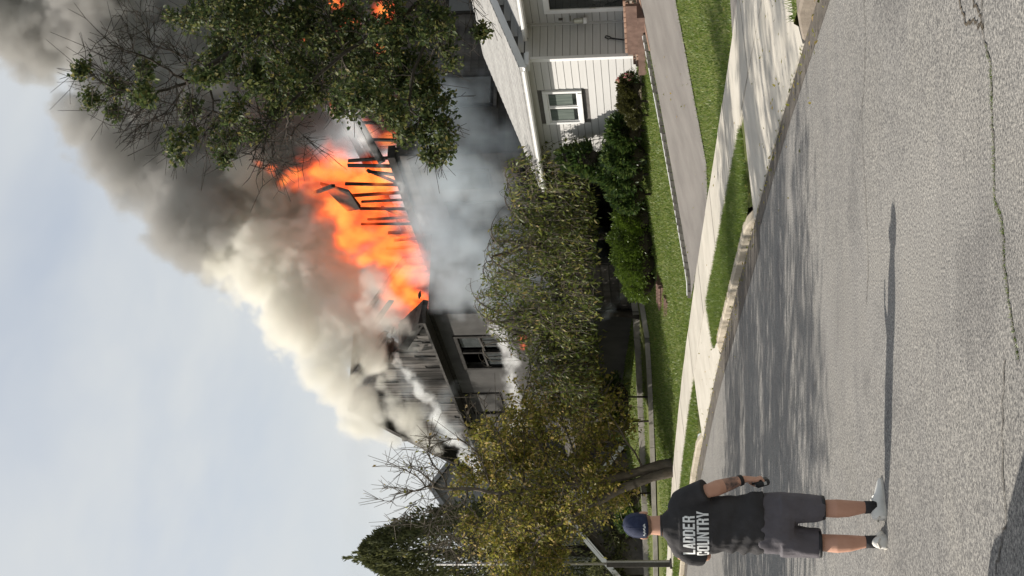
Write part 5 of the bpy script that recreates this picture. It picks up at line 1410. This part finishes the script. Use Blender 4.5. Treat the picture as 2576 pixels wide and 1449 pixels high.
        ring = [(w_, y) for y, w_ in out] + [(-w_, y) for y, w_ in reversed(out[1:-1])]
        e.rings([[(x, y, .0) for x, y in ring], [(x * 1.03, y, .012) for x, y in ring], [(x * 1.0, y, .030) for x, y in ring]]).build('sole', M['sole'], shoe, bevel=0)
        MB().tube([Vector((.030, -.086, .06)), Vector((0, -.092, .075)), Vector((-.030, -.086, .06))], .006, 6).build('heel_tab', M['sole'], shoe)
        for k in range(3): MB().tube([(-.024, .03 + k * .022, .098 - k * .010), (0, .034 + k * .022, .104 - k * .010), (.024, .03 + k * .022, .098 - k * .010)], .003, 5).build('lace', M['print'], shoe)
    # hand-held radio
    gm = root.matrix_world.copy()
    return root
person = build_person()
bpy.context.view_layer.update()
pm = Matrix.Translation(person.location) @ Matrix.Rotation(rad(-2), 4, 'Z') @ Matrix.Scale(.98, 4)
rad_e = empty('hand_radio', tuple(pm @ Vector((.303, .03, .872)))); tag(rad_e, "small black two way radio held in the man's right hand", 'radio')
ob = MB().box((-.024, -.038, -.045), (.022, .040, .058)).build('case', M['black'], rad_e, bevel=.012)
MB().tube([(0, .02, .055), (0, .024, .075)], .008, 8).build('antenna', M['black'], rad_e)
MB().box((-.012, -.0405, -.02), (.012, -.0385, .0)).build('badge', M['pole'], rad_e)
rad_e.rotation_euler = (rad(8), rad(-14), rad(-10))

# ------------------------------------------------------------------ lamp post
pz = ground_z(-9.06, 46.4)
lp = empty('lamp_post', (-9.06, 46.4, pz)); tag(lp, 'tall slim grey lamp post with a thick dark lower sleeve on the verge', 'lamp post')
MB().tube([(0, 0, 2.0), (0, 0, 7.75)], [.042, .033], 12).build('pole', M['pole'], lp, smooth=True)
MB().box((-.10, -.10, .10), (.055, .10, 2.15)).build('sleeve', M['pole_base'], lp, bevel=.01)
MB().box((.058, -.10, .10), (.098, .10, 2.15)).build('sleeve_plate', M['pole'], lp)
MB().box((-.15, -.14, -.1), (.15, .14, .10)).build('base', M['pole_base'], lp, bevel=.015)

# ------------------------------------------------------------------ brick garden steps
gs = empty('garden_steps', (-.6, 39.4, ground_z(-.6, 39.4) - .12), rad(25)); tag(gs, 'short flight of old brick steps set in the lawn before the hedge mound', 'steps')
bk2 = MB().box((-.05, -.10, -.03), (.05, .10, .03)).mesh('brick')
bm = bmesh.new(); bm.from_mesh(bk2); bmesh.ops.bevel(bm, geom=bm.edges[:], offset=.006, segments=1, affect='EDGES'); bm.to_mesh(bk2); bm.free(); bk2.materials.append(M['old_brick'])
for k in range(3):
    x = -.55 + k * .42; z = -.12 + k * .20
    s_ = MB().box((x, -.75, z - .45), (x + .40, .75, z + .03)).build('step', M['old_brick'], gs)
    for j in range(7):
        for c in range(2):
            link('brick', bk2, None, s_, (x + .02 - .04, -.63 + j * .21 + (.05 if c else 0), z - .10 + c * .075), (0, 0, random.uniform(-.03, .03)))
    for j in range(6): link('brick', bk2, None, s_, (x + .12, -.6 + j * .215, z + .035), (0, 0, random.uniform(-.03, .03)))
# ------------------------------------------------------------------ van parked beside the camera; only its shadow lies in the picture
def van():
    v = empty('parked_van', (-3.45, 4.9, 0.0)); tag(v, 'parked van out of frame whose shadow lies on the near road at left', 'van')
    pr = [(-2.5, .35), (2.35, .35), (2.45, .9), (2.35, 1.15), (2.1, 1.25), (1.55, 1.95), (1.2, 2.05), (-2.35, 2.05), (-2.5, 1.9)]
    MB().rings([[(-.92, y, z) for y, z in pr], [(-.98, y, z if z < 1 else z - .06) for y, z in pr][:0] or [(.92, y, z) for y, z in pr]]).build('body', M['van_paint'], v, bevel=.05)
    for x in (-.8, .8):
        for y in (-1.6, 1.6):
            w_ = MB().tube([(x - .12, y, .33), (x + .12, y, .33)], .33, 20).build('wheel', M['tyre'], v); MB().tube([(x - .125, y, .33), (x + .125, y, .33)], .18, 14).build('rim', M['pole'], w_)
    MB().rings([[(-.80, 1.62, 1.92), (.80, 1.62, 1.92), (.85, 2.09, 1.30), (-.85, 2.09, 1.30)], [(-.80, 1.64, 1.94), (.80, 1.64, 1.94), (.85, 2.11, 1.32), (-.85, 2.11, 1.32)]]).build('windscreen', M['dark_glass'], v)
    for x in (-.935, .935): MB().box((x - .01, .3, 1.25), (x + .01, 1.4, 1.85)).build('side_window', M['dark_glass'], v)
    for x in (-.6, .6): MB().box((x - .14, 2.40, .75), (x + .14, 2.47, .92)).build('headlight', M['print'], v)
van()

# fallen leaves gathered along gutter, verge and driveway edge
rl_ = np.random.default_rng(77); nl_ = 900
S_ = rl_.uniform(s_of_Y(13), s_of_Y(50), nl_); O_ = np.where(rl_.random(nl_) < .62, rl_.normal(-.16, .14, nl_), rl_.uniform(-1.2, 6.5, nl_))
P_ = so(S_, O_, .03)
d_ = rl_.normal(0, 1, (nl_, 3)); d_[:, 2] *= .2
tag(link('fallen_leaves', leaf_mesh('fallen_leaves', P_, .055, 5, .6, 0, d_, .3, .1, 3.0), M['pear_leaf']), 'dry leaves scattered along the gutter and verge', 'leaves', kind='stuff')

# ------------------------------------------------------------------ smoke, fire, water: volumes filled voxel by voxel
def smoke_mat(name, color, density, anis=0.0):
    def b(N, L, out):
        v = N('ShaderNodeVolumePrincipled'); v.inputs['Color'].default_value = (*color, 1); v.inputs['Anisotropy'].default_value = anis
        a = N('ShaderNodeAttribute', attribute_name='density'); m_ = N('ShaderNodeMath', operation='MULTIPLY'); m_.inputs[1].default_value = density
        v.inputs['Density Attribute'].default_value = ''
        L(a.outputs['Fac'], m_.inputs[0]); L(m_.outputs[0], v.inputs['Density']); L(v.outputs[0], out.inputs['Volume'])
    return material(name, b)
def fire_mat(name, strength, density, stops):
    def b(N, L, out):
        v = N('ShaderNodeVolumePrincipled'); v.inputs['Color'].default_value = (.25, .12, .06, 1); v.inputs['Density Attribute'].default_value = ''
        a = N('ShaderNodeAttribute', attribute_name='density'); m_ = N('ShaderNodeMath', operation='MULTIPLY'); m_.inputs[1].default_value = density
        e = N('ShaderNodeMath', operation='MULTIPLY'); e.inputs[1].default_value = strength
        r = ramp(N, L, a.outputs['Fac'], stops)
        L(a.outputs['Fac'], m_.inputs[0]); L(m_.outputs[0], v.inputs['Density']); L(a.outputs['Fac'], e.inputs[0]); L(e.outputs[0], v.inputs['Emission Strength'])
        L(r.outputs['Color'], v.inputs['Emission Color']); L(v.outputs[0], out.inputs['Volume'])
    return material(name, b)

def volume(name, balls, mat, label, voxel=.22, big=(.55, .8), small=(1.6, .45), gain=3.0, bias=0.0, stretch=(1, 1, 1), pad=.6, seed=0.0, billow=True, power=1.0, category='smoke'):
    """balls: [(centre, (rx, ry, rz) or r, weight)], a soft union broken up by billowing noise"""
    balls = [(np.array(c, float), np.array([r] * 3 if not hasattr(r, '__len__') else r, float), w_) for c, r, w_ in balls]
    lo = np.min([c - r * 1.12 for c, r, _ in balls], 0) - pad; hi = np.max([c + r * 1.12 for c, r, _ in balls], 0) + pad
    ng = bpy.data.node_groups.new(name + '_field', 'GeometryNodeTree')
    ng.interface.new_socket('Geometry', in_out='INPUT', socket_type='NodeSocketGeometry'); ng.interface.new_socket('Geometry', in_out='OUTPUT', socket_type='NodeSocketGeometry')
    nd = ng.nodes; L = ng.links.new
    gi = nd.new('NodeGroupInput'); go = nd.new('NodeGroupOutput')
    pos = nd.new('GeometryNodeInputPosition').outputs[0]
    def math_(op, a, b_=None, c=None):
        n = nd.new('ShaderNodeMath'); n.operation = op
        for s_, q in zip(n.inputs, (a, b_, c)):
            if q is None: continue
            if isinstance(q, (int, float)): s_.default_value = q
            else: L(q, s_)
        return n.outputs[0]
    def vmath(op, a, b_=None):
        n = nd.new('ShaderNodeVectorMath'); n.operation = op
        for s_, q in zip(n.inputs, (a, b_)):
            if q is None: continue
            if isinstance(q, (tuple, list, np.ndarray)): s_.default_value = tuple(float(t) for t in q)
            else: L(q, s_)
        return n
    wn_ = nd.new('ShaderNodeTexNoise'); wn_.inputs['Scale'].default_value = big[0] * .9; wn_.inputs['Detail'].default_value = 2
    sp = vmath('MULTIPLY', pos, stretch).outputs[0]
    sp = vmath('ADD', sp, (seed, seed * .7, -seed)).outputs[0]
    L(sp, wn_.inputs['Vector'])
    warp = vmath('SCALE', vmath('SUBTRACT', wn_.outputs['Color'], (.5, .5, .5)).outputs[0]); warp.inputs['Scale'].default_value = 1.1
    p1 = vmath('ADD', pos, warp.outputs[0]).outputs[0]
    acc = None
    for c, r, w_ in balls:
        q = vmath('DIVIDE', vmath('SUBTRACT', p1, c).outputs[0], r).outputs[0]
        d = vmath('LENGTH', q).outputs['Value']
        v = math_('MULTIPLY', math_('SUBTRACT', 1.0, d), float(w_))
        acc = v if acc is None else math_('SMOOTH_MAX', acc, v, .12)
    sw = vmath('ADD', sp, warp.outputs[0]).outputs[0]
    if billow:
        for (s_, amp) in (big, small, (small[0] * 2.3, small[1] * .62), (small[0] * 5.1, small[1] * .34)):
            vo = nd.new('ShaderNodeTexVoronoi'); vo.feature = 'SMOOTH_F1'; vo.inputs['Scale'].default_value = s_; vo.inputs['Smoothness'].default_value = .18
            L(sw, vo.inputs['Vector']); acc = math_('ADD', acc, math_('MULTIPLY', math_('SUBTRACT', .42, vo.outputs['Distance']), amp))
    n2 = nd.new('ShaderNodeTexNoise'); n2.inputs['Scale'].default_value = small[0]; n2.inputs['Detail'].default_value = 4; n2.inputs['Roughness'].default_value = .62
    L(sw, n2.inputs['Vector']); acc = math_('ADD', acc, math_('MULTIPLY', math_('SUBTRACT', n2.outputs['Fac'], .5), small[1] * (1.2 if billow else 2.4)))
    if not billow:
        n3 = nd.new('ShaderNodeTexNoise'); n3.inputs['Scale'].default_value = big[0]; n3.inputs['Detail'].default_value = 3
        L(sw, n3.inputs['Vector']); acc = math_('ADD', acc, math_('MULTIPLY', math_('SUBTRACT', n3.outputs['Fac'], .5), big[1] * 2))
    den = math_('MULTIPLY', math_('ADD', acc, bias), gain)
    cl = nd.new('ShaderNodeClamp'); L(den, cl.inputs['Value']); den = cl.outputs[0]
    if power != 1.0: den = math_('POWER', den, power)
    vc = nd.new('GeometryNodeVolumeCube'); vc.inputs['Min'].default_value = tuple(lo); vc.inputs['Max'].default_value = tuple(hi)
    for k, ax in enumerate(('X', 'Y', 'Z')): vc.inputs['Resolution ' + ax].default_value = max(4, int((hi[k] - lo[k]) / voxel))
    L(den, vc.inputs['Density'])
    sm = nd.new('GeometryNodeSetMaterial'); sm.inputs['Material'].default_value = mat
    L(vc.outputs[0], sm.inputs['Geometry']); L(sm.outputs[0], go.inputs[0])
    me = MB().box(tuple(lo), tuple(hi)).mesh(name); me.materials.append(mat)
    o = link(name, me, None); md = o.modifiers.new('field', 'NODES'); md.node_group = ng
    tag(o, label, category, kind='stuff')
    return o

def B(x, y, Y, r, w_=1.0, dr=1.0):
    """ball on a sight line, radius in photograph pixels; dr = depth over width"""
    k_ = Y / F; return (at(x, y, Y), (r * k_, r * k_ * dr, r * k_), w_)

M['smoke_grey'] = smoke_mat('grey_smoke', (.52, .51, .495), 1.7, .0)
M['smoke_white'] = smoke_mat('white_smoke', (.875, .862, .81), 1.9, .0)
M['smoke_thin'] = smoke_mat('thin_blue_smoke', (.83, .905, .96), .80, .0)
M['spray'] = smoke_mat('water_spray', (.97, .98, .985), 3.0, .1)
M['fire'] = fire_mat('flames', 2.7, 1.8, [(0.0, (.8, .05, .010)), (.35, (1.0, .105, .020)), (.75, (1.0, .17, .028)), (1.0, (1.0, .32, .055))])

volume('smoke_plume', [B(155, 275, 50, 45), B(205, 300, 50, 65), B(285, 330, 50, 85), B(350, 410, 50, 85), B(430, 440, 50, 90), B(470, 500, 49, 95), B(430, 580, 49, 62), B(490, 610, 49, 60), B(560, 560, 49, 75),
        B(590, 470, 49.5, 95), B(480, 350, 51, 130), B(400, 230, 51, 150), B(300, 150, 51, 125), B(550, 250, 51, 160), B(660, 350, 51, 130), B(700, 200, 51, 180), B(850, 130, 50, 170), B(600, 90, 51.5, 200),
        B(420, 50, 51.5, 150), B(930, 230, 49.5, 110), B(800, 290, 50, 100), B(240, 70, 51, 80), B(150, 40, 51, 80), B(60, 70, 52, 110), B(40, -20, 52, 120), B(300, -60, 52, 190), B(700, -60, 52, 220), B(1000, 60, 50, 110), B(740, 480, 50.5, 110), B(800, 560, 50.5, 100), B(560, 620, 50, 70), B(450, 560, 47.2, 60), B(500, 610, 47.2, 50), B(520, 540, 47, 60), B(560, 590, 47, 40), B(960, 690, 54, 100), B(1000, 760, 55, 80), B(920, 610, 53, 100), B(880, 520, 52, 90)],
       M['smoke_grey'], 'great column of grey brown smoke rolling up to the right over the burning roof', .125, (.36, 1.0), (1.2, .70), 2.8, .56, power=1.2)
volume('white_smoke', [B(905, 1015, 46.5, 40), B(865, 965, 47, 55), B(825, 905, 47.5, 70), B(875, 880, 47.5, 55), B(775, 835, 47.5, 75), B(725, 765, 48, 90), B(680, 690, 48, 100), B(615, 650, 48.5, 90), B(555, 655, 48.5, 65),
        B(640, 560, 48.5, 85), B(710, 610, 48, 105), B(785, 705, 47.8, 95), B(845, 790, 47.5, 75), B(905, 830, 47.5, 55), B(600, 520, 48.5, 70), B(645, 445, 48, 55), B(690, 500, 48, 55), B(930, 900, 47.5, 45), B(770, 560, 48.8, 100), B(830, 640, 48.6, 90), B(720, 520, 49, 80), B(860, 720, 48.2, 70), B(905, 1040, 52, 42), B(935, 1075, 53, 38), B(850, 1010, 51, 40), B(980, 1100, 54.5, 30)],
       M['smoke_white'], 'pale sunlit billowing smoke pouring off the burning gable', .085, (.5, .90), (1.6, .70), 3.0, .38, seed=3.0, power=1.2)
volume('gable_smoke', [B(930, 1010, 48.5, 30), B(985, 1000, 48.8, 38), B(1035, 1055, 50.5, 45), B(1065, 1090, 52, 38), B(960, 965, 48, 24), B(1005, 1045, 50, 38), B(1085, 1120, 53, 26), B(990, 950, 47.6, 22), B(960, 1050, 50.5, 30)],
       M['smoke_white'], 'puffs of pale smoke curling out of the gable boards', .08, (.9, .85), (2.4, .60), 2.4, .06, seed=7.0)
volume('eave_smoke', [B(920, 690, 45.5, 34), B(955, 725, 45, 44), B(985, 765, 44.6, 46), B(1005, 815, 45, 44), B(965, 800, 45.5, 40), B(1020, 860, 46.2, 28), B(930, 760, 46, 30)],
       M['smoke_white'], 'pale blue smoke drifting over the burnt eave beside the gable', .09, (.8, .8), (2.2, .60), 1.2, .22, seed=11.0)
volume('thin_smoke', [B(1130, 600, 42.8, 110, 1, .6), B(1090, 500, 42.5, 70, 1, .6), B(1200, 690, 42.8, 90, 1, .6), B(1240, 620, 42.5, 80, 1, .6), B(1060, 660, 43, 60, 1, .6), B(1040, 430, 42, 50, 1, .6), B(910, 345, 42, 45, 1, .7), B(880, 300, 42.5, 45, 1, .7), B(1150, 430, 41.5, 80, 1, .6), B(1240, 370, 41.5, 70, 1, .5), B(1230, 480, 41.5, 80, 1, .5), B(1150, 250, 41.5, 90, 1, .5), B(1090, 350, 41.3, 70, 1, .5), B(1190, 330, 41.2, 70, 1, .5), B(1040, 560, 43.4, 55, 1, .5), B(1070, 740, 45, 36, 1, .5), B(1330, 560, 42.6, 80, 1, .5), B(1330, 680, 43, 80, 1, .5), B(1420, 640, 42.8, 80, 1, .4), B(1450, 780, 43.5, 70, 1, .5), B(1060, 700, 45, 50, 1, .5), B(880, 350, 42.4, 60, 1, .6), B(1080, 780, 45.2, 30, 1, .5), B(1130, 730, 44, 60, 1, .5), B(1270, 740, 43.4, 60, 1, .5)],
       M['smoke_thin'], 'thin bluish smoke hanging before the sooty wall of the burning house', .12, (.5, .70), (1.5, .65), 1.2, .36, seed=5.0)
volume('ground_smoke', [B(1550, 775, 41.5, 26, 1, .8), B(1565, 745, 41.5, 20, 1, .8), B(1530, 790, 41.8, 20, 1, .8), B(1585, 935, 44, 20, 1, .8), B(1570, 960, 44.2, 14, 1, .8)],
       M['smoke_thin'], 'wisps of smoke low over the garden path', .09, (1.2, .7), (3.0, .5), 3.0, .0, seed=9.0)
# flames
volume('flames', [B(1055, 690, 47.6, 26), B(1045, 640, 47, 30), B(1025, 580, 46.2, 30), B(1005, 520, 45.4, 30), B(990, 460, 44.6, 28), B(985, 415, 44, 24), B(1035, 750, 49, 44), B(1015, 690, 48.6, 56), B(1000, 760, 50, 40), B(985, 630, 47.2, 60), B(955, 570, 46.4, 62), B(930, 510, 45.6, 60), B(900, 455, 44.9, 62), B(850, 430, 44, 55), B(800, 432, 44, 50), B(760, 440, 44, 36), B(855, 535, 45, 48), B(885, 600, 47, 40),
        B(960, 440, 43.8, 40), B(905, 650, 46.3, 26), B(725, 448, 44, 18), B(690, 425, 44, 16), B(650, 415, 44.2, 12), B(985, 345, 42.8, 26), B(945, 330, 42.8, 20), B(880, 575, 45.6, 40), B(965, 665, 47.8, 44)],
       M['fire'], 'tall orange flames pouring through the open studs of the top storey', .06, (.9, .8), (2.4, 1.5), 1.15, .24, stretch=(1, 1, .55), power=1.7, seed=2.0, billow=False, category='fire')
volume('flames', [B(950, 120, 43.5, 22), B(965, 40, 43.5, 34), B(830, 20, 44, 26), B(870, 70, 44, 24), B(905, 160, 43.5, 20), B(840, 270, 43.5, 14), B(780, 100, 44, 16)],
       M['fire'], 'flames glimpsed through the oak leaves at the near gable', .09, (.9, .5), (2.8, .5), 1.7, .12, stretch=(1, 1, .5), seed=4.0, billow=False, category='fire')
volume('flames', [B(1310, 862, 46.5, 12), B(1318, 850, 46.4, 9)], M['fire'], 'small flame at the edge of the lower roof', .06, (1.5, .3), (4, .3), 2.4, .0, seed=6.0, billow=False, category='fire')
# water: two hose streams on the gable and the wall, a drifting spray over the roof
def stream(pts, r0, r1, n):
    P_ = catmull(np.array(pts, float), n); m_ = len(P_)
    return [(P_[i], (r0 + (r1 - r0) * i / m_), 1.0) for i in range(m_)]
g_ = lambda x, y, Y: at(x, y, Y)
volume('water_spray', stream([g_(1215, 1190, 55.0), g_(1130, 1090, 52.0), g_(1075, 1010, 49.8), g_(1020, 945, 48.2), g_(985, 905, 47.4)], .22, .07, 12),
       M['spray'], 'white hose stream arching up onto the burnt gable', .05, (1.6, .5), (7.0, .7), 1.4, .34, seed=1.0, billow=False, category='water')
volume('water_spray', stream([g_(1310, 1075, 51.5), g_(1295, 990, 49.2), g_(1280, 900, 47.0), g_(1255, 840, 45.6), g_(1240, 800, 44.8)], .26, .20, 6),
       M['spray'], 'white water running along the wall below the windows', .06, (1.8, .8), (7.0, .9), 1.1, .16, seed=8.0, billow=False, category='water')
M['mist'] = smoke_mat('drifting_mist', (.62, .66, .72), .12, .0)
volume('water_mist', stream([g_(905, 1060, 56), g_(905, 1160, 58), g_(900, 1280, 60), g_(895, 1400, 61), g_(890, 1500, 62)], .50, .62, 5), M['mist'], 'faint grey ribbon of drifting spray in the sky left of the gable', .14, (.8, .7), (2.5, .5), 1.4, .35, seed=12.0, billow=False, category='water')
volume('water_spray', stream([g_(970, 440, 41.4), g_(920, 350, 41.0), g_(860, 285, 40.8)], .10, .30, 4) + stream([g_(1060, 560, 42.0), g_(1010, 500, 41.8), g_(970, 440, 41.4)], .10, .10, 4), M['spray'], 'thin arc of water falling past the burning eave', .08, (1.6, .5), (4.5, .5), .8, .25, seed=14.0, billow=False, category='water')

volume('water_mist', [B(1010, 930, 47.2, 34, 1, .5), B(1050, 980, 48.2, 36, 1, .5), B(1090, 1030, 49.8, 38, 1, .5), B(1130, 1080, 51.5, 38, 1, .5), B(1040, 880, 46.3, 26, 1, .5), B(1180, 1130, 53, 30, 1, .5), B(1130, 1000, 48.6, 34, 1, .4)], M['smoke_thin'], 'fine mist drifting off the hose stream before the gable', .09, (.9, .7), (3.0, .6), 1.2, .22, seed=15.0, category='water')
